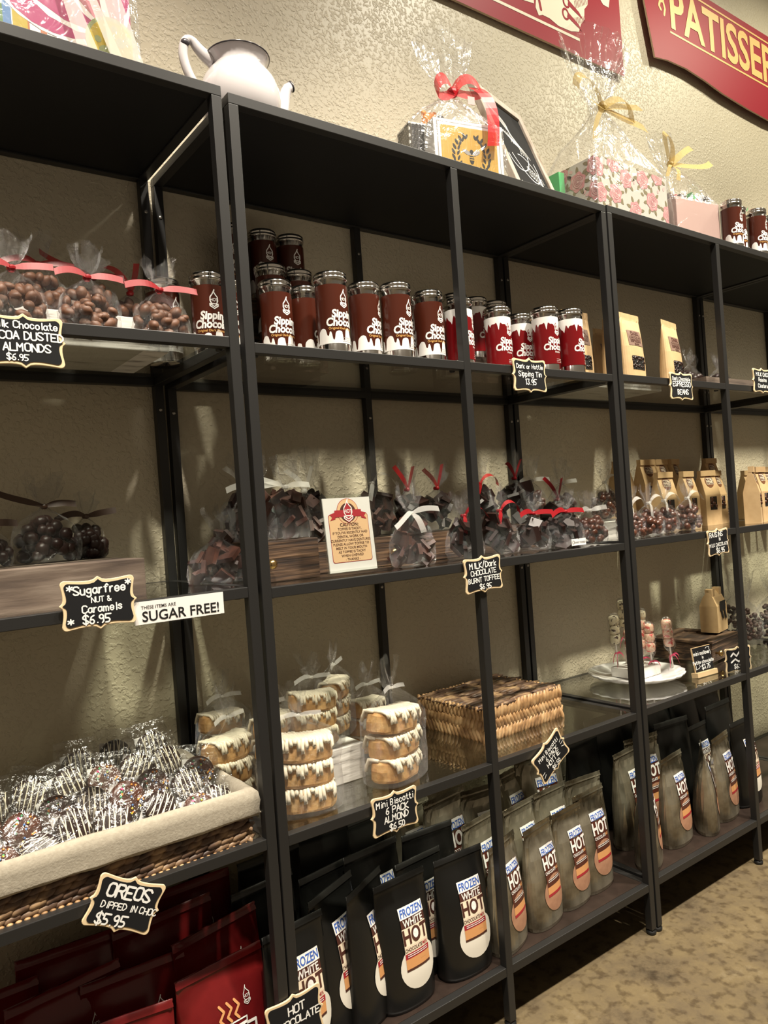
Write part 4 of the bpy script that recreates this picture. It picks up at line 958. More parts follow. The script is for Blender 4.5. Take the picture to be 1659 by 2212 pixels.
# ---------------------------------------------------------------- scalloped plate with mallow pops
t = thing('cake_plate', 'white scalloped plate holding the marshmallow pops', 'plate', (1.268, .200, Z4+.003)); n = 120
sc = lambda r, a: r*(1+.035*abs(math.sin(a*10)))
rg = lambda r, z, k=1: [((sc(r, 2*math.pi*j/n) if k else r)*math.cos(2*math.pi*j/n), (sc(r, 2*math.pi*j/n) if k else r)*math.sin(2*math.pi*j/n), z) for j in range(n)]
MB().loft([rg(.075, 0, 0), rg(.080, .004, 0), rg(.112, .012), rg(.126, .018), rg(.130, .026), rg(.124, .025), rg(.108, .0175), rg(.086, .012, 0), rg(.02, .011, 0), rg(.001, .011, 0)]).build('plate', 'plate_white', t, True)
m = MB().box((-.055, -.045, .012), (.055, .045, .040)).build('pop_stand', 'white', t); bevel(m, .003)
def pop(x, y, z, lx, ly, kind, label, s=1.0, bow='ribbon_pink', sl=.075):
    t = thing('mallow_pop', label, 'lollipop', (x, y, z)); t['group'] = 'marshmallow pops on the plate'; t.rotation_euler = (math.radians(lx), math.radians(ly), 0)
    MB().tube([(0, 0, 0), (0, 0, sl+.02)], .0022, 8).build('stick', 'stick', t, True)
    m = MB()
    for k in range(3): m.lathe([(.004, 0), (.0125*s, .003), (.0145*s, .010), (.0145*s, .020), (.0125*s, .0265), (.004, .029)], 18, 0, Matrix.Translation((0, 0, sl + k*.0265*s)))
    m.build('marshmallows', kind, t, True)
    rnd = random.Random(int(x*1000)); rings = []
    for z, r in [(sl-.038, .012), (sl-.026, .004), (sl-.016, .006), (sl, .0165*s), (sl+.04*s, .0172*s), (sl+.08*s, .0165*s), (sl+.088*s, .010)]:
        rings.append([(r*(1+rnd.uniform(-.12, .12))*math.cos(2*math.pi*j/16), r*(1+rnd.uniform(-.12, .12))*math.sin(2*math.pi*j/16), z) for j in range(16)])
    MB().loft(rings, 0, False, True).build('film_bag', 'cellophane', t)
    if bow:
        b = MB()
        for q in range(4):
            a = q*1.7+x*9; c, s_ = math.cos(a), math.sin(a)
            b.strip(bez((0, -.004, sl-.026), (.018*c, .012*s_-.006, sl-.020), (.024*c, .016*s_-.006, sl-.040-.008*q)), (.2, .3, 1), .005)
        b.build('ribbon', bow, t)
PZ = Z4+.003+.040
pop(1.215, .165, Z4+.016, -2, -5, 'mallow_pink', 'pink sprinkled marshmallow pop at the left front of the plate', sl=.060)
pop(1.250, .180, PZ-.002, -3, 2, 'mallow', 'cream speckled marshmallow pop left of the post pair', s=1.15, bow='organza_gold', sl=.05)
pop(1.235, .235, PZ-.001, 0, -3, 'mallow', 'speckled marshmallow pop at the back left of the plate', sl=.065)
pop(1.270, .232, PZ-.001, 0, 0, 'mallow', 'tallest speckled marshmallow pop in the plate centre', s=1.0, sl=.105)
pop(1.292, .190, PZ-.001, -4, 3, 'mallow_pink', 'pink sprinkled pop hidden mostly by the post pair', sl=.045)
pop(1.312, .205, PZ-.001, -2, 4, 'mallow', 'cream pop directly right of the post pair', sl=.070)
pop(1.305, .172, PZ-.001, -3, 2, 'mallow_pink', 'pink pop in the right part of the plate, beside the leaning one', sl=.035)
pop(1.376, .150, Z4+.020, 3, -13, 'mallow_pink', 'pink marshmallow pop leaning at the right plate rim with a bright bow', sl=.070)

# easel sign
t = thing('easel_sign', 'little chalkboard reading mini mallows on a pale wood foot', 'sign', (1.415, .075, Z4+.003), -4, rx=-8)
bevel(MB().box((-.046, -.010, 0), (.046, .012, .014)).build('base', 'wood_pale', t), .001)
b = MB().box((-.042, -.0015, .013), (.042, .0015, .082)).build('chalkboard', 'chalk_black', t)
fn = lambda X, Z: (X, -.0022, Z); m = MB()
for s_, z, sz, dx in (('mini mallows', .060, .0095, -.002), ('in', .049, .008, 0), ('Petite chocolate', .036, .0088, 0), ('$3.75', .020, .0115, .008)): m.flat(move(hand(s_, sz), dx, z), fn)
m.flat(stroke_poly([(.018, .074), (.022, .077), (.036, .077), (.035, .070), (.039, .062), (.038, .056)], .0014)+stroke_poly([(-.038, .040), (-.036, .030), (-.038, .022), (-.024, .024), (-.018, .029), (-.022, .032)], .0014), fn); m.build('lettering', 'chalk_white', b)
MB().box((-.0425, -.0018, .013), (-.0405, .0018, .0825)).box((-.042, -.0018, .0815), (.042, .0018, .083)).build('edge_trim', 'wood_pale', t)

# dark boxes behind, kraft bag
t = thing('wooden_box', 'dark wooden box with brass knob, behind the mini mallows sign', 'box', (1.56, .135, Z4+.003), 8)
bevel(MB().box((0, 0, .004), (.20, .19, .062)).build('body', 'wood_dark', t), .001)
MB().box((-.004, -.004, .062), (.204, .030, .068)).box((-.004, .16, .062), (.204, .194, .068)).box((-.004, .03, .062), (.030, .16, .068)).box((.17, .03, .062), (.204, .16, .068)).build('lid_frame', 'wood_dark', t)
for kx, kz in ((.155, .030),): MB().lathe([(.004, 0), (.0035, .008), (.009, .012), (.010, .018), (.004, .022)], 14, 0, Matrix.Translation((kx-.13, 0, kz)) @ Matrix.Rotation(math.pi/2, 4, 'X')).build('knob', 'brass', t, True)
bevel(MB().box((.205, .02, .004), (.25, .17, .055)).build('side_block', 'wood_dark', t), .001)
t = thing('gift_bag', 'plain kraft paper bag with dark ribbon on the dark wooden box', 'bag', (1.735, .225, Z4+.073), 12)
kw, kd, kh = .095, .055, .135; R_ = lambda w, d, z: [(-w/2, -d/2, z), (w/2, -d/2, z), (w/2, d/2, z), (-w/2, d/2, z)]
MB().loft([R_(kw, kd, 0), R_(kw, kd, kh*.62), R_(kw*.96, kd*.6, kh*.82), R_(kw*.94, .008, kh*.95), R_(kw*.94, .006, kh)]).build('bag_body', 'kraft', t)
MB().box((-kw*.47, -.014, kh*.84), (-kw*.20, .008, kh*1.02)).box((kw*.25, -.014, kh*.84), (kw*.47, .008, kh*1.02)).build('folded_top', 'kraft', t)
m = MB().strip([(-.012, -.0282, kh*.62), (.004, -.030, kh*.30)], (1, .1, 0), .020).strip([(.018, -.0282, kh*.62), (.030, -.030, kh*.28)], (1, .1, 0), .020).box((-.022, -.0295, kh*.50), (.030, -.0284, kh*.72)); m.build('ribbon', 'black', t)
for x, y, z, l in [(1.93, .22, Z4+.003, 'dark cellophane bag right of the kraft gift bag'), (2.06, .20, Z4+.003, 'dark cellophane bag at the right picture edge below the malt balls'), (1.99, .30, Z4+.003, 'tall dark cellophane bag at the back right of the gift bag')]:
    cello_bag(x, y, z, .13, .085, .225, 'raisin', None, '', l)

# ---------------------------------------------------------------- stand up pouches on the bottom shelf
def choc_pouch(kind):
    w, d, h = .130, .070, .238
    t = thing('drink_mix_pouch', 'x', 'pouch', (0, 0, 0), 0)
    body = {'white': 'pouch_black', 'cocoa': 'pouch_foil', 'plain': 'pouch_black'}[kind]
    pouch_mesh(w, d, h, .0012 if kind != 'cocoa' else .0026, 4, 32).build('pouch_body', body, t, kind != 'cocoa')
    MB().add([(-w*.49, -.0024, h*.955), (w*.49, -.0024, h*.955), (w*.49, .0024, h*.998), (-w*.49, .0024, h*.998)], [(0, 1, 2, 3)]).build('seal', body, t)
    if kind == 'plain': return t
    a, b, c, e = (pouch_front(w, d, h, k) for k in (.0010, .0015, .0020, .0026))
    round_patch(.012, .078, .045, a, .042).build('window', 'powder_white' if kind == 'white' else 'powder_cocoa', t, True)
    x0, x1 = -.020, .040; m = MB(); G = lambda z0, z1, mi: m.flat(grid_poly(x0, x1, z0, z1, 5, 2), b, mi)
    if kind == 'white':
        G(.166, .186, 0); G(.150, .166, 1); G(.118, .150, 2); G(.106, .118, 2); G(.096, .106, 3); G(.078, .096, 4); G(.074, .078, 1)
        cols = ['paper_white', 'print_brown', 'label_cream', 'print_red', 'orange', 'orange']
    else:
        G(.104, .188, 1); G(.170, .188, 0); G(.096, .104, 1); G(.080, .096, 4); G(.074, .080, 3)
        cols = ['paper_white', 'label_brown', 'label_cream', 'print_red', 'orange']
    L = m.build('label', cols, t)
    m = MB(); X = .010
    m.flat(move(text2d('FROZEN', .0195, .02, .1, .76), X, .1695), c, 0)
    if kind == 'white':
        m.flat(move(text2d('WHITE', .0185, .02, 0, .85), X, .1515), c, 1)
        m.flat(move(text2d('HOT', .036, .03, 0, .80), X, .1225), c, 2); m.flat(ring_disc(X+.0005, .1355, .0105, 16, 1, .0135), e, 3)
        m.flat(move(text2d('CHOCOLATE', .0095, .012, 0, .74), X-.0085, .109), c, 2); m.flat(move(text2d('MIX', .0095, .012, 0, .80), X+.0205, .109), c, 4)
    else:
        m.flat(move(text2d('HOT', .038, .035, 0, .80), X, .138), c, 1); m.flat(ring_disc(X+.0005, .151, .0105, 16, 1, .0135), e, 3)
        m.flat(move(text2d('CHOCOLATE', .0098, .018, 0, .74), X-.0085, .1255), c, 1); m.flat(move(text2d('MIX', .0095, .012, 0, .80), X+.0205, .1255), c, 5)
    for k in range(2): m.flat(grid_poly(X-.025, X+.025, .099+k*.0035 if kind == 'white' else .107+k*.004, .1004+k*.0035 if kind == 'white' else .1085+k*.004, 4, 1), c, 1)
    m.flat(ring_disc(X+.0005, .136 if kind == 'white' else .1515, .0065, 12, 1, .0085), (lambda f: (lambda x, z: (f(x, z)[0], f(x, z)[1]-.0004, z)))(e), 1 if kind == 'white' else 2)
    m.build('lettering', ['print_blue', 'paper_white', 'print_brown', 'print_brown' if kind == 'white' else 'paper_white', 'print_red', 'orange'], L)
    return t
PW_, PC_, PP_ = choc_pouch('white'), choc_pouch('cocoa'), choc_pouch('plain')
def place(P, x, y, rz, label, g, s=1.0, lean=0, dz=0.0):
    if P['label'] == 'x': P['label'] = label; P['group'] = g; P.location = (x, y, Z5+dz); P.rotation_euler = (math.radians(-lean), 0, math.radians(rz)); P.scale = (s, s, s); return P
    return dup(P, label, (x, y, Z5+dz), rz, g, (s, s, s), -lean)
GW, GC, GP = 'black frozen white hot chocolate pouches', 'foil frozen hot chocolate pouches', 'plain dark pouches at the back'
place(PW_, .282, .062, 2, 'front black white-chocolate pouch facing out squarely, largest label', GW)
place(PW_, .432, .058, -2, 'black white-chocolate pouch beside the middle post, left of it', GW)
place(PW_, .145, .092, 22, 'black white-chocolate pouch turned away, leftmost of two slim ones', GW, 1.08)
place(PW_, .212, .080, 26, 'black white-chocolate pouch turned away, right of two slim ones', GW, 1.04)
place(PW_, .045, .060, 6, 'black white-chocolate pouch just right of the left post pair', GW, 1.0)
place(PW_, .185, .172, 8, 'black white-chocolate pouch standing behind the two slim turned ones', GW, 1.06)
place(PW_, .290, .165, 4, 'black white-chocolate pouch hidden behind the front square one', GW, 1.10)
place(PW_, .372, .115, 4, 'black white-chocolate pouch between the two front labelled ones', GW, .98)
for x, y, r, s, l in [(.060, .20, 6, 1.08, 'plain black pouch behind the left post pair'), (.115, .275, 4, 1.14, 'plain black pouch along the wall, left end of the middle unit'), (.235, .285, -6, 1.18, 'plain black pouch along the wall below the white biscotti block'), (.355, .290, 4, 1.14, 'plain black pouch along the wall below the almond tag'), (.445, .170, -4, 1.06, 'plain black pouch behind the one beside the middle post')]:
    place(PP_, x, y, r, l, GP, s)
place(PC_, .560, .060, 18, 'foil cocoa pouch right of the middle post, cut by it', GC, .94)
place(PC_, .682, .068, 10, 'foil cocoa pouch, first fully seen right of the middle post', GC, .92)
place(PC_, .795, .080, 6, 'foil cocoa pouch, second fully seen right of the middle post', GC, .92)
place(PC_, .888, .090, 4, 'foil cocoa pouch, third fully seen right of the middle post', GC, .98)
place(PC_, .945, .150, -4, 'dark foil cocoa pouch in the shade against the right post pair', GC, 1.0)
for x, y, r, s, l in [(.475, .280, 6, 1.12, 'foil pouch with frozen label showing above the black pouches'), (.585, .155, 10, 1.0, 'foil pouch in the second row right of the middle post'), (.565, .250, 8, 1.14, 'foil pouch along the wall right of the middle post'), (.680, .250, -6, 1.08, 'foil pouch along the wall, second right of the middle post'), (.715, .155, 8, .98, 'foil pouch in the second row, second right of the middle post'), (.830, .160, 4, 1.0, 'foil pouch in the second row behind the third seen one'), (.800, .270, 10, 1.10, 'foil pouch along the wall below the Hottie tag'), (.905, .265, -8, 1.20, 'tallest foil pouch along the wall by the right post pair')]:
    place(PC_, x, y, r, l, GC, s)
D3 = .003
place(PC_, 1.080, .065, 30, 'foil cocoa pouch right of the right post pair, cut by it', GC, .98, dz=D3)
place(PC_, 1.235, .085, 8, 'foil cocoa pouch at the right, first full label past the post pair', GC, .98, dz=D3)
place(PC_, 1.365, .072, 34, 'crumpled foil cocoa pouch turned away, at the right', GC, .96, dz=D3)
place(PC_, 1.475, .082, 10, 'foil cocoa pouch left of the far front post', GC, .98, dz=D3)
place(PW_, 1.520, .180, 4, 'black white-chocolate pouch behind the far front post', GW, 1.0, dz=D3)
place(PW_, 1.610, .090, 2, 'black white-chocolate pouch at the right picture edge', GW, 1.04, dz=D3)
for x, y, r, s, l in [(1.150, .165, 6, 1.06, 'foil pouch in the second row right of the right post pair'), (1.260, .195, -6, 1.08, 'foil pouch with a blue label corner, second row at right')]:
    place(PC_, x, y, r, l, GC, s, dz=D3)
for x, y, r, s, l in [(1.095, .270, 4, 1.16, 'plain black pouch along the wall right of the right post pair'), (1.215, .285, -4, 1.30, 'plain black pouch along the wall below the white plate'), (1.345, .285, 4, 1.32, 'plain black pouch along the wall below the mini mallows sign'), (1.395, .185, -6, 1.16, 'plain black pouch in the middle row at the right'), (1.480, .285, 4, 1.30, 'tall plain black pouch along the wall left of the far post'), (1.610, .280, 4, 1.30, 'plain black pouch along the wall right of the far post'), (1.650, .185, 2, 1.16, 'plain black pouch in the middle row at the picture edge'), (1.745, .280, 0, 1.2, 'plain black pouch in the farthest corner seen')]:
    place(PP_, x, y, r, l, GP, s, dz=D3)
# red pouches
def red_pouch():
    w, d, h = .165, .080, .216
    t = thing('drink_mix_pouch', 'front red hot chocolate pouch with the steaming cup print, by the left post pair', 'pouch', (-.085, .080, Z5), 6, 'red hot chocolate pouches')
    pouch_mesh(w, d, h, .0016, 6, 32).build('pouch_body', 'pouch_red', t, True)
    MB().add([(-w*.49, -.0032, h*.945), (w*.49, -.0032, h*.945), (w*.49, .0030, h*.998), (-w*.49, .0030, h*.998)], [(0, 1, 2, 3)]).build('seal', 'pouch_red', t)
    a, b = pouch_front(w, d, h, .0015), pouch_front(w, d, h, .0022); m = MB(); cz = .086
    cup = stroke_poly([(-.030, cz+.038), (-.026, cz-.030), (.022, cz-.030), (.028, cz+.038), (-.030, cz+.038)], .0022) + stroke_poly([(.028, cz+.028), (.044, cz+.026), (.044, cz), (.026, cz-.008)], .0045)
    steam = [s_ for k in (-.014, 0, .014) for s_ in stroke_poly([(k, cz+.042), (k-.006, cz+.050), (k+.003, cz+.060), (k-.004, cz+.070)], .004)]
    m.flat(cup, a, 0).flat(steam, a, 1).flat(move(text2d('HOT', .030, .03, 0, .85), -.001, cz+.012), b, 0).flat(move(text2d('CHOCOLATE', .009, .015), -.001, cz+.001), b, 0).flat(move(text2d('MIX', .030, .03, 0, .85), -.001, cz-.025), b, 0).flat(move(flame(.018, .0012), .034, cz+.062), a, 0)
    m.build('cup_print', ['paper_white', 'orange'], t); return t
t = red_pouch(); GR = 'red hot chocolate pouches'
for x, y, r, s, l in [(-.250, .070, -10, .94, 'front red pouch with a pale wide seal, left of the cup print one'), (-.400, .075, 4, .95, 'red pouch at the bottom left corner of the picture'), (-.055, .160, 12, 1.10, 'red pouch directly behind the cup print one'), (-.205, .150, -4, 1.04, 'red pouch in the second row behind the pale seal one'), (-.310, .160, 6, 1.10, 'red pouch in the second row with a glinting seal'), (-.120, .240, 4, 1.16, 'red pouch in the third row below the Oreos tag'), (-.270, .250, -4, 1.16, 'red pouch in the third row, left of the tag'), (-.420, .230, 0, 1.06, 'dim red pouch in the back left corner'), (-.060, .300, 0, 1.20, 'dim red pouch in the rear right corner of the left unit')]:
    dup(t, l, (x, y, Z5), r, GR, (s, s, s))
# ---------------------------------------------------------------- on top of the units
t = thing('teapot', 'white enamel teapot without a lid, dark chipped rim, on top of the shelving', 'teapot', (.084, .115, Z1), -12, ry=0)
prof = [(.040, 0), (.046, .003), (.060, .014), (.071, .034), (.0750, .055), (.0735, .075), (.067, .094), (.058, .108), (.050, .116), (.0475, .120), (.0500, .127), (.0550, .135), (.0582, .1385), (.0582, .140), (.0562, .1395), (.051, .131), (.046, .122), (.050, .110), (.062, .085), (.064, .06), (.050, .02), (.01, .012)]
MB().lathe(prof, 40, 0, None, True, False).build('body', 'enamel', t, True)
MB().lathe([(.0570, .1378), (.0588, .1384), (.0592, .1398), (.0582, .1408), (.0567, .1398), (.0570, .1378)], 40, 0, None, False, False).build('rim', 'enamel_rim', t, True)
MB().lathe([(.0540, .1375), (.0500, .130), (.0460, .122)], 40, 0, None, False, False).build('collar_lining', 'enamel_in', t, True)
hp = bez((-.046, 0, .126), (-.066, 0, .136), (-.080, 0, .156), 8) + bez((-.080, 0, .156), (-.098, 0, .168), (-.100, 0, .130), 8)[1:] + bez((-.100, 0, .130), (-.098, 0, .092), (-.062, 0, .050), 8)[1:]
h = MB().tube(hp, [.013 - .0045*min(1, i/8) for i in range(len(hp))], 12).build('handle', 'enamel', t, True)
MB().ball((-.096, -.005, .150), (.008, .006, .007), 0, 10, 6).ball((-.052, -.010, .139), (.0045, .004, .0045), 0, 8, 5).build('chip', 'enamel_rim', h, True)
sp = bez((.055, 0, .030), (.092, 0, .040), (.076, 0, .098), 8, (.100, 0, .106))
s_ = MB().tube(sp, [.020, .018, .0155, .0135, .012, .011, .0105, .0100, .0095], 14).build('spout', 'enamel', t, True)
MB().lathe([(.0100, -.002), (.0105, .0015), (.007, .002), (.006, -.004)], 14, 0, Matrix.Translation((.100, 0, .106)) @ Matrix.Rotation(1.1, 4, 'Y')).build('tip', 'enamel_rim', s_, True)

def wrap(t, rings, seed, seg=48, noise=.004, name='film_wrap', flare=True):
    rnd = random.Random(seed); out = []; ph = [rnd.uniform(0, 6.28) for _ in range(4)]
    for k, (cx, cy, z, rx, ry, e, pl) in enumerate(rings):
        ring = []
        for j in range(seg):
            a = 2*math.pi*j/seg; f = 1 + pl*(.6*math.sin(7*a+ph[0]) + .4*math.sin(13*a+ph[1]))
            x, y = sup(a, rx*f, ry*f, e)
            q = noise if k > 1 else 0
            ring.append((cx+x+rnd.uniform(-q, q), cy+y+rnd.uniform(-q, q), z+(rnd.uniform(-q, q)+pl*.05*math.sin(3*a+ph[2]) if k > 1 else 0)))
        out.append(ring)
    return MB().loft(out, 0, True, False).build(name, 'cellophane_big', t)
# bee gift
t = thing('gift_set', 'cellophane gift with a yellow bee print box and sheer red bow', 'gift', (.625, .075, Z1), -13)
W2, D2, H2 = .176, .085, .143
b = MB().box((-W2/2, 0, 0), (W2/2, D2, H2)).build('bee_box', 'white', t); bevel(b, .001)
fn = lambda x, z: (x, -.0006, z); f2 = lambda x, z: (x, -.0010, z); f3 = lambda x, z: (x, -.0014, z)
m = MB().flat([[(-.080, .006), (.080, .006), (.080, H2-.006), (-.080, H2-.006)]], fn, 1).flat([[(-.078, .008), (.078, .008), (.078, H2-.008), (-.078, H2-.008)]], lambda x, z: (x, -.0008, z), 2).flat([[(-.072, .014), (.072, .014), (.072, H2-.014), (-.072, H2-.014)]], f2, 0)
for k in range(12): m.flat([[(-.068+k*.012, .014), (-.067+k*.012, .014), (-.067+k*.012, H2-.014), (-.068+k*.012, H2-.014)]], lambda x, z: (x, -.0012, z), 4)
cx, cz = .004, .066
for sgn in (-1, 1):
    for k in range(10):
        a = -1.30 + k*.27; px, pz = cx+sgn*.040*math.cos(a), cz+.044*math.sin(a)
        m.flat([leaf(px+sgn*.007*math.cos(a+.5), pz+.004, .015, .0062, math.atan2(1, sgn*.6)), leaf(px-sgn*.006, pz+.003, .013, .0055, math.atan2(1, -sgn*.5))], f3, 3)
m.flat(stroke_poly(disc(cx-.007, cz-.044, .006, 10)+[(cx-.001, cz-.044)], .0016)+stroke_poly(disc(cx+.007, cz-.044, .006, 10)+[(cx+.001, cz-.044)], .0016)+stroke_poly([(cx-.010, cz-.058), (cx, cz-.047), (cx+.010, cz-.058)], .0018), f3, 3)
m.flat([disc(cx, cz-.006, .006, 12, .012), disc(cx, cz+.010, .005, 10)], f3, 3).flat([leaf(cx-.012, cz+.008, .024, .009, 2.7), leaf(cx+.012, cz+.008, .024, .009, .45)], f3, 5).flat([[(cx-.0055, cz-.009+k*.005), (cx+.0055, cz-.009+k*.005), (cx+.0055, cz-.007+k*.005), (cx-.0055, cz-.007+k*.005)] for k in range(3)], lambda x, z: (x, -.0017, z), 0)
m.build('bee_print', ['yellow_print', 'grey_print', 'paper_white', 'black', 'gold_print', 'grey_print'], b)
b = MB().box((-.125, .045, 0), (-.070, .105, .150)).build('honeycomb_box', 'white', t)
m = MB(); hx = .0052
for i in range(7):
    for j in range(19):
        px, pz = -.122 + i*.0083 + (.0042 if j % 2 else 0), .006 + j*.0076
        if px < -.074: m.flat([[(px+hx*.86*math.cos(math.pi/6+q*math.pi/3), pz+hx*.86*math.sin(math.pi/6+q*math.pi/3)) for q in range(6)]], lambda x, z: (x, .0444, z))
for i in range(8):
    for j in range(19):
        py, pz = .049 + i*.0083 + (.0042 if j % 2 else 0), .006 + j*.0076
        if py < .102: m.flat([[(py+hx*.86*math.cos(math.pi/6+q*math.pi/3), pz+hx*.86*math.sin(math.pi/6+q*math.pi/3)) for q in range(6)]], lambda x, z: (-.1256, x, z))
m.build('honeycomb_print', 'black', b)
b = MB().ball((-.066, .055, .165), (.018, .016, .017), 0, 14, 9).ball((-.080, .055, .180), .006, 0, 8, 6).ball((-.053, .055, .180), .006, 0, 8, 6).ball((-.066, .055, .140), (.020, .018, .022), 0, 12, 8).build('toy_bear', 'toy_orange', t, True)
MB().ball((-.040, .050, .168), (.010, .008, .010), 0, 10, 6).build('candy', 'choc_dark', t, True)
wrap(t, [(-.02, .052, .001, .118, .064, 9, 0), (-.02, .052, .06, .120, .066, 8, 0), (-.02, .052, .135, .116, .062, 6, .01), (-.022, .05, .170, .085, .045, 3.5, .06), (-.020, .045, .200, .040, .025, 2.4, .12), (-.018, .042, .218, .014, .010, 2, .15), (-.018, .042, .230, .013, .009, 2, .15), (-.022, .042, .262, .042, .026, 2, .18), (-.026, .042, .300, .062, .034, 2, .16), (-.028, .042, .345, .070, .038, 2, .12)], 41)
m = MB(); z = .222
m.ball((-.016, .028, z), (.014, .010, .012), 0, 10, 6)
m.strip(bez((-.016, .026, z), (-.035, .012, z+.040), (-.066, .018, z+.022), 8, (-.062, .02, z-.012)), (0, .5, 1), .040); m.strip(bez((-.062, .020, z-.014), (-.050, .010, z-.030), (-.016, .024, z), 8), (0, .5, 1), .030)
m.strip(bez((-.016, .026, z), (.005, .010, z+.046), (.040, .012, z+.030), 8, (.052, .014, z+.004)), (.1, .5, 1), .036); m.strip(bez((.052, .014, z+.004), (.030, .006, z-.020), (-.012, .024, z), 8), (0, .5, 1), .030)
m.strip(bez((.030, .012, z+.010), (.064, -.012, z-.010), (.060, -.020, z-.070), 10, (.050, -.020, z-.135)), (1, .1, .2), .034)
m.build('bow', 'organza_red', t)
MB().box((.002, -.004, z-.040), (.020, -.003, z-.022)).build('gift_tag', 'rose_pale', t)

# chalkboard
t = thing('chalkboard', 'framed chalkboard with chalk swirls leaning back behind the bee gift', 'chalkboard', (.78, .060, Z1), 15, rx=-20)
cw, ch = .25, .35
f = MB().box((0, 0, 0), (.024, .016, ch)).box((cw-.024, 0, 0), (cw, .016, ch)).box((.024, 0, 0), (cw-.024, .016, .024)).box((.024, 0, ch-.024), (cw-.024, .016, ch)).build('frame', 'wood_frame', t); bevel(f, .0015)
b = MB().box((.020, .006, .020), (cw-.020, .010, ch-.020)).build('slate', 'chalk_black', t)
fn = lambda x, z: (x, .0054, z); m = MB(); sw = lambda pts, w=.0022: m.flat(stroke_poly(pts, w), fn)
C2 = lambda *p: [(v.x, v.z) for v in bez(*[(a, 0, c) for a, c in p[:3]], 14, *[(a, 0, c) for a, c in p[3:4]])]
for k in range(6): sw(C2((.050, .300), (.070+.012*k, .270), (.120, .235+.006*k), (.150-.010*k, .205)), .0016)
for k in range(5): sw(C2((.060+.01*k, .235), (.100, .215-.008*k), (.150, .225), (.180-.012*k, .180)), .0018)
sw(C2((.045, .150), (.060, .085), (.150, .120), (.165, .185)), .003); sw(C2((.070, .160), (.120, .060), (.205, .090), (.190, .170)), .003); sw(C2((.105, .170), (.160, .185), (.215, .120), (.170, .080)), .0024)
for k in range(7): sw(disc(.135+.010*k, .128-.003*k, .006, 10, .016), .0016)
sw(C2((.050, .070), (.10, .045), (.150, .075), (.205, .050)), .0026)
for k in range(11): sw([(.055+.013*k, .050), (.058+.013*k, .058+.004*(k % 3)), (.062+.013*k, .050)], .0018)
m.build('chalk_drawing', 'chalk_white', b)

# floral gift box
def roses(m, fn, W_, H_, seed):
    rnd = random.Random(seed); pts = []
    for _ in range(400):
        x, z = rnd.uniform(0, W_), rnd.uniform(0, H_)
        if all(math.hypot(x-a, z-c) > .062 for a, c in pts): pts.append((x, z))
    cl = lambda p: [(min(max(x, .0005), W_-.0005), min(max(z, .0005), H_-.0005)) for x, z in p]
    f = lambda k: (lambda x, z: fn(x, z, .0004+.00025*k))
    for x, z in pts:
        for k in range(7): m.flat([cl(leaf(x+.031*math.cos(k*.9+x*50), z+.031*math.sin(k*.9+x*50), .022, .010, k*.9+x*50))], f(0), 3)
        m.flat([cl([(x+.026*(1+.10*math.sin(6*q))*math.cos(q), z+.026*(1+.10*math.sin(6*q))*math.sin(q)) for q in [i*.2618 for i in range(24)]])], f(1), 0)
        m.flat([cl([(x+.020*(1+.12*math.sin(5*q+1))*math.cos(q), z+.019*(1+.12*math.sin(5*q+1))*math.sin(q)) for q in [i*.2618 for i in range(24)]])], f(2), 2)
        for r in (.017, .012, .008, .0045): m.flat([cl(p) for p in stroke_poly(disc(x+.0015, z+.001, r, 12), .0017)], f(3), 1)
    for _ in range(16):
        x, z = rnd.uniform(.01, W_-.01), rnd.uniform(.01, H_-.01)
        m.flat([cl(leaf(x, z, .016, .009, rnd.uniform(0, 3)))], f(0), 2 if rnd.random() < .5 else 3)
t = thing('gift_box', 'large rose print gift box in cellophane with a gold ribbon, on top of the shelving', 'gift', (1.118, .105, Z1))
gw, gd, gh = .325, .165, .198
b = MB().box((0, 0, 0), (gw, gd, gh)).build('box', 'box_white', t); bevel(b, .001)
m = MB(); roses(m, lambda x, z, k: (x, -k, z), gw, gh, 3); roses(m, lambda x, z, k: (-k, gd-x, z), gd, gh, 5)
m.build('rose_print', ['rose_pink', 'rose_deep', 'rose_pale', 'leaf_olive'], b)
MB().box((-.030, .10, 0), (-.008, .14, .185)).build('green_carton', 'tissue_green', t)
X0, Y0 = gw/2-.03, gd/2
wrap(t, [(gw/2, Y0, .001, gw/2+.030, gd/2+.014, 9, 0), (gw/2, Y0, .10, gw/2+.034, gd/2+.016, 8, 0), (gw/2, Y0, .20, gw/2+.018, gd/2+.010, 6, .01), (X0, Y0, .265, .125, .075, 3.2, .05), (X0, Y0-.01, .325, .065, .045, 2.5, .10), (X0-.01, Y0-.01, .370, .024, .018, 2, .14), (X0-.012, Y0-.01, .392, .022, .016, 2, .14), (X0, Y0-.005, .430, .050, .032, 2, .18), (X0+.008, Y0, .490, .090, .045, 2, .16), (X0+.012, Y0, .545, .120, .055, 2, .10), (X0+.014, Y0, .585, .138, .060, 2, .06)], 77, 56, .005)
m = MB(); z = .380; c = Vector((X0-.012, Y0-.03, z))
def loop(m, c, p1, p2, p3, p4, w, side=(0, .6, .8)):
    m.strip(bez(c, c+Vector(p1), c+Vector(p2), 10, c+Vector(p3)), side, w)
    if p4: m.strip(bez(c+Vector(p3), c+Vector(p4), c, 10), side, w)
m.ball(c, (.016, .012, .015), 0, 10, 6)
loop(m, c, (-.05, -.02, .06), (-.13, -.02, .075), (-.125, -.01, .018), (-.06, -.03, -.03), .034)
loop(m, c, (.05, -.02, .01), (.10, -.02, .015), (.150, -.02, .028), None, .034); loop(m, c, (.06, -.02, -.03), (.12, -.03, -.03), (.172, -.02, -.028), None, .036, (0, .5, 1))
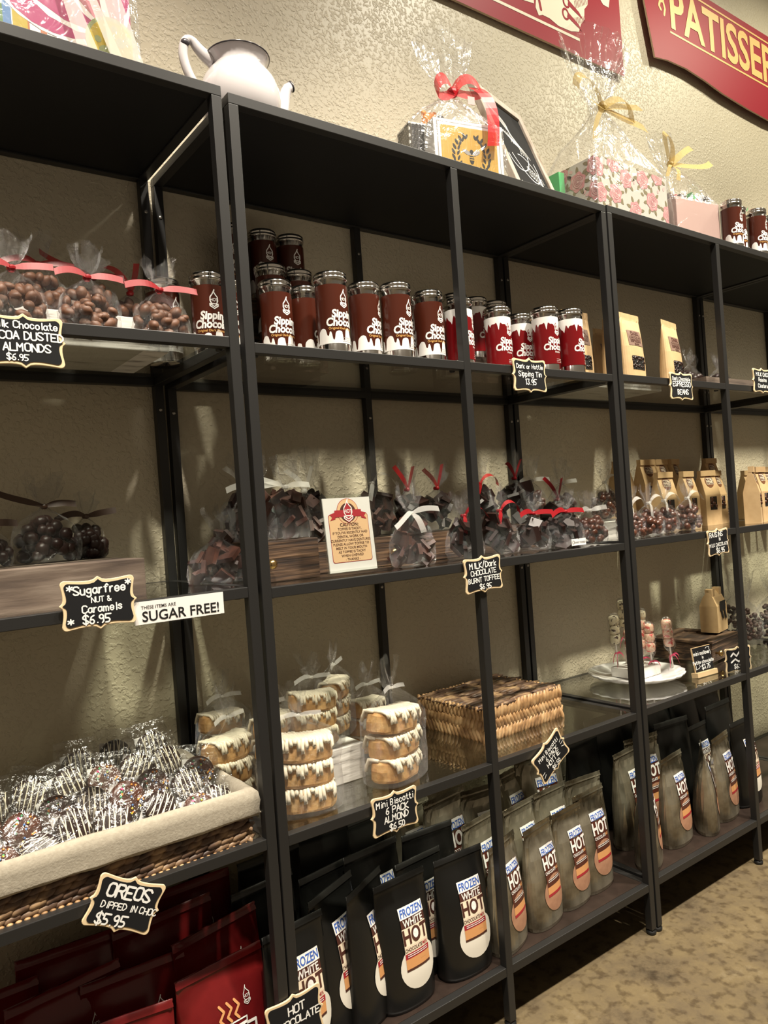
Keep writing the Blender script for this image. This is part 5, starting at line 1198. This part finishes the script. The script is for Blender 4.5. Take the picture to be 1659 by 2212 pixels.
loop(m, c, (-.03, -.02, -.03), (-.08, -.03, -.06), (-.085, -.03, -.125), None, .032, (.8, .2, .2)); loop(m, c, (.03, -.03, .03), (.09, -.03, .045), (.105, -.02, -.020), (.05, -.03, -.03), .030)
m.build('bow', 'organza_gold', t)

# pink gift box
t = thing('gift_box', 'small pink paper gift box in cellophane with a gold bow, beside the rose print box', 'gift', (1.475, .098, Z1+.003), -8)
pw, pd, ph_ = .190, .120, .152
b = MB().box((0, 0, 0), (pw, pd, ph_)).build('box', 'pink_paper', t); bevel(b, .0015)
m = MB(); rnd = random.Random(4)
for i in range(12): m.ball((rnd.uniform(.02, pw-.02), rnd.uniform(.01, pd-.02), ph_+rnd.uniform(0, .018)), rnd.uniform(.010, .016), i % 3, 8, 6)
m.build('treats', ['choc_dark', 'choc_milk', 'satin_red'], t, True)
MB().prism([(.105, ph_), (.125, ph_+.045), (.140, ph_+.030), (.160, ph_+.038), (.150, ph_)], .04, .06).build('tissue', 'tissue_green', t)
wrap(t, [(pw/2, pd/2, .001, pw/2+.012, pd/2+.010, 9, 0), (pw/2, pd/2, .14, pw/2+.016, pd/2+.012, 7, 0), (pw/2-.01, pd/2, .175, pw/2, pd/2, 4, .03), (.050, pd/2-.01, .215, .055, .045, 2.6, .08), (.012, pd/2-.02, .245, .018, .014, 2, .14), (.008, pd/2-.02, .258, .014, .012, 2, .14), (.000, pd/2-.02, .300, .036, .022, 2, .15), (-.006, pd/2-.02, .345, .044, .026, 2, .10)], 91, 48, .004)
m = MB(); c = Vector((.012, .02, .254)); m.ball(c, (.012, .010, .011), 0, 10, 6)
loop(m, c, (-.04, -.02, .05), (-.05, -.02, .09), (-.012, -.01, .080), (.005, -.02, .04), .026); loop(m, c, (.03, -.02, .03), (.06, -.02, .05), (.085, -.01, .058), None, .026)
loop(m, c, (.05, -.02, -.005), (.12, -.03, -.01), (.155, -.02, .02), None, .026); loop(m, c, (-.02, -.02, -.01), (-.035, -.02, -.03), (-.04, -.02, -.05), None, .024, (.8, .2, .2)); loop(m, c, (.02, -.02, -.02), (.01, -.02, -.03), (.005, -.02, -.055), None, .024, (.9, .2, .1))
m.build('bow', 'organza_gold', t)
t = thing('gift_topper', 'green tissue gift tip at the right picture edge behind the top tins', 'gift', (1.97, .17, Z1+.003))
MB().box((-.05, -.03, 0), (.05, .03, .12)).build('box', 'pink_paper', t)
m = MB()
for k in range(5): m.add([(-.01, 0, .12), (.01, 0, .12), (.03*math.cos(k*1.3)+.02, .02*math.sin(k*1.3), .20+.01*k), (.03*math.cos(k*1.3)-.02, .02*math.sin(k*1.3), .19)], [(0, 1, 2, 3)])
m.build('tissue', 'tissue_green', t)

# painted canvas in cellophane
t = thing('canvas_painting', 'painted canvas of pink petals and stripes in cellophane, at the top left corner', 'painting', (-.50, .200, Z1))
b = MB().box((0, 0, 0), (.418, .035, .42)).build('canvas', 'paper_white', t); bevel(b, .002)
m = MB(); f = lambda k: (lambda x, z: (x+.50, -.0004-.0002*k, z-Z1))
cl = lambda p: [(min(max(x, -.498), -.0835), min(max(z, Z1+.002), Z1+.418)) for x, z in p]
for x0, x1, mi in [(-.46, -.43, 0), (-.42, -.38, 3), (-.37, -.34, 4), (-.33, -.3035, 2), (-.300, -.290, 1), (-.290, -.277, 5), (-.275, -.252, 6), (-.252, -.249, 7)]:
    m.flat([[(x0-.004, Z1+.002), (x1-.004, Z1+.002), (x1-.010, Z1+.40), (x0-.010, Z1+.40)]], f(0), mi)
for k in range(9):
    z = Z1+.035+k*.040; m.flat([[(-.238, z), (-.228, z), (-.228, z+.022), (-.238, z+.022)]], f(0), 1 if k % 2 else 7); m.flat([[(-.216, z-.01), (-.202, z-.01), (-.202, z+.012), (-.216, z+.012)]], f(0), 7 if k % 2 else 1)
cx, cz = -.1180, 1.930
for kk, (a, l, w, mi) in enumerate([(2.95, .150, .050, 2), (2.45, .20, .085, 2), (1.85, .22, .085, 3), (1.25, .22, .085, 2), (.6, .18, .07, 2), (-2.5, .16, .06, 3), (-1.8, .14, .06, 2)]):
    px, pz = cx+(.030+l/2)*math.cos(a), cz+(.030+l/2)*math.sin(a)
    m.flat([cl(leaf(px, pz, l*1.12, w*1.35, a))], f(1+2*kk), 4); m.flat([cl(leaf(px, pz, l, w*1.15, a+math.pi))], f(2+2*kk), mi)
m.flat([cl(disc(cx, cz, .0475, 32))], f(16), 8); m.flat([cl(disc(cx, cz, .041, 32))], f(17), 6)
m.flat([cl(disc(cx+dx, cz+dz, r, 14)) for dx, dz, r in [(-.014, -.018, .012), (.010, -.028, .008), (.014, .006, .009), (-.010, .014, .007), (-.026, .002, .006), (.004, .028, .006), (.028, .014, .008)]], f(18), 8)
m.build('painted_pattern', ['petal_pink', 'stripe_green', 'petal_pink', 'petal_light', 'paper_white', 'stripe_blue', 'stripe_yellow', 'stripe_orange', 'dot_green'], b)
wr = [(.209, .0175, .001, .222, .030, 10, 0), (.209, .0175, .15, .224, .032, 10, .005), (.209, .0175, .30, .222, .030, 9, .01), (.209, .0175, .43, .20, .026, 5, .04), (.209, .0175, .50, .08, .03, 3, .1)]
wrap(t, wr, 55, 60, .002)
m = MB()
for p, w in [([(.275, -.022, .30), (.300, -.026, .20), (.345, -.020, .08)], .030), ([(.300, -.024, .32), (.335, -.028, .22), (.40, -.020, .07)], .018), ([(.34, -.024, .34), (.375, -.028, .22), (.408, -.020, .08)], .050)]:
    m.strip(bez(*p, 10), (1, 0, .3), lambda t_, w=w: w*(.35+.9*t_))
m.build('film_pleats', 'film_pleat', t)

# ---------------------------------------------------------------- wall signs
t = thing('wall_sign', 'red wall sign with yellow letters PATISSERIE, its lower edge wavy', 'sign', (0, 0, 0))
o = [(1.821, 2.581), (1.90, 2.594), (2.017, 2.599), (2.14, 2.590), (2.265, 2.575), (2.44, 2.566), (2.614, 2.562), (2.85, 2.575), (3.05, 2.600), (3.08, 2.70), (3.05, 2.80), (3.07, 2.92), (2.85, 2.926), (2.665, 2.920), (2.41, 2.917), (2.196, 2.915), (2.0, 2.930), (1.80, 2.950), (1.765, 2.86), (1.7787, 2.767)]
MB().prism(o, .344, .350, 0, 1).build('board', ['sign_red', 'sign_edge'], t)
for x, z in ((2.0, 2.82), (2.85, 2.82)): MB().tube([(x, .350, z), (x, WALL, z)], .008, 10).build('standoff', 'steel_bolt', t, True)
fn = lambda x, z: (x, .3432, z); f2 = lambda x, z: (x, .3428, z)
ps = text2d('PATISSERIE', .2, .022); xs = [p[0] for q in ps for p in q]; zs = [p[1] for q in ps for p in q]; k = .90/(max(xs)-min(xs)); kz = .158/(max(zs)-min(zs))
ps = [[(1.934+(x-min(xs))*k, 2.716+(z-min(zs))*kz) for x, z in q] for q in ps]
MB().flat(ps, f2).flat([[(1.925, 2.6985), (2.95, 2.6985), (2.95, 2.7055), (1.925, 2.7055)], [(1.93, 2.8845), (2.95, 2.8865), (2.95, 2.8935), (1.93, 2.8915)]], fn).flat(stroke_poly([(1.895, 2.752), (1.902, 2.775), (1.893, 2.800), (1.874, 2.795), (1.866, 2.776), (1.876, 2.765)], .010)+stroke_poly([(1.893, 2.80), (1.900, 2.83), (1.885, 2.85)], .008), fn).build('lettering', 'sign_gold', t)
t = thing('wall_sign', 'red wall sign with a cream engraved pastry drawing, cut by the top edge', 'sign', (-.015, -.012, -.0115))
MB().prism([(.50, 2.466), (1.6645, 2.480), (1.6645, 3.02), (.50, 3.02)], .368, .375, 0, 1).build('board', ['sign_red', 'sign_edge'], t)
for x in (.8, 1.4): MB().tube([(x, .375, 2.85), (x, WALL+.012, 2.85)], .008, 10).build('standoff', 'steel_bolt', t, True)
fn = lambda x, z: (x, .3672, z); f2 = lambda x, z: (x, .3667, z)
m = MB().flat([[(.56, 2.516), (1.44, 2.526), (1.44, 2.535), (.56, 2.525)]], fn, 0)
m.flat([[(.62, 2.560), (1.17, 2.566), (1.232, 2.574), (1.232, 2.86), (.62, 2.86)]], fn, 0)
m.flat([[(1.250, 2.640), (1.238, 2.565), (1.250, 2.544), (1.268, 2.552), (1.30, 2.552), (1.34, 2.542), (1.40, 2.545), (1.438, 2.556), (1.452, 2.585), (1.470, 2.605), (1.474, 2.640), (1.492, 2.66), (1.497, 2.70), (1.480, 2.75), (1.42, 2.80), (1.30, 2.80), (1.232, 2.74)]], fn, 0)
m.flat([[(1.545, 2.715), (1.575, 2.690), (1.604, 2.690), (1.612, 2.720), (1.600, 2.79), (1.55, 2.79)]], fn, 0)
st = lambda pts, w: m.flat(stroke_poly(pts, w), f2, 1)
st([(1.252, 2.70), (1.250, 2.62), (1.262, 2.566)], .010)
for cx, cz in ((1.385, 2.632), (1.378, 2.592)):
    st(disc(cx, cz, .014, 14, .016), .007); m.flat([[(cx+.012, cz+.010), (cx+.060, cz-.012), (cx+.078, cz-.030), (cx+.040, cz-.018), (cx+.006, cz-.006)]], f2, 1)
for k in range(11): st([(1.280+k*.009, 2.72), (1.288+k*.009, 2.655-.006*(k % 3))], .0022)
for k in range(9): st([(1.415+k*.007, 2.592+k*.003), (1.418+k*.007, 2.574+k*.003)], .0018)
for k in range(9): st([(1.425+k*.007, 2.650+k*.004), (1.430+k*.007, 2.628+k*.004)], .0018)
for k in range(7): st([(1.420+k*.009, 2.700), (1.424+k*.009, 2.680)], .0020)
m.build('pastry_drawing', ['sign_cream', 'sign_red'], t)
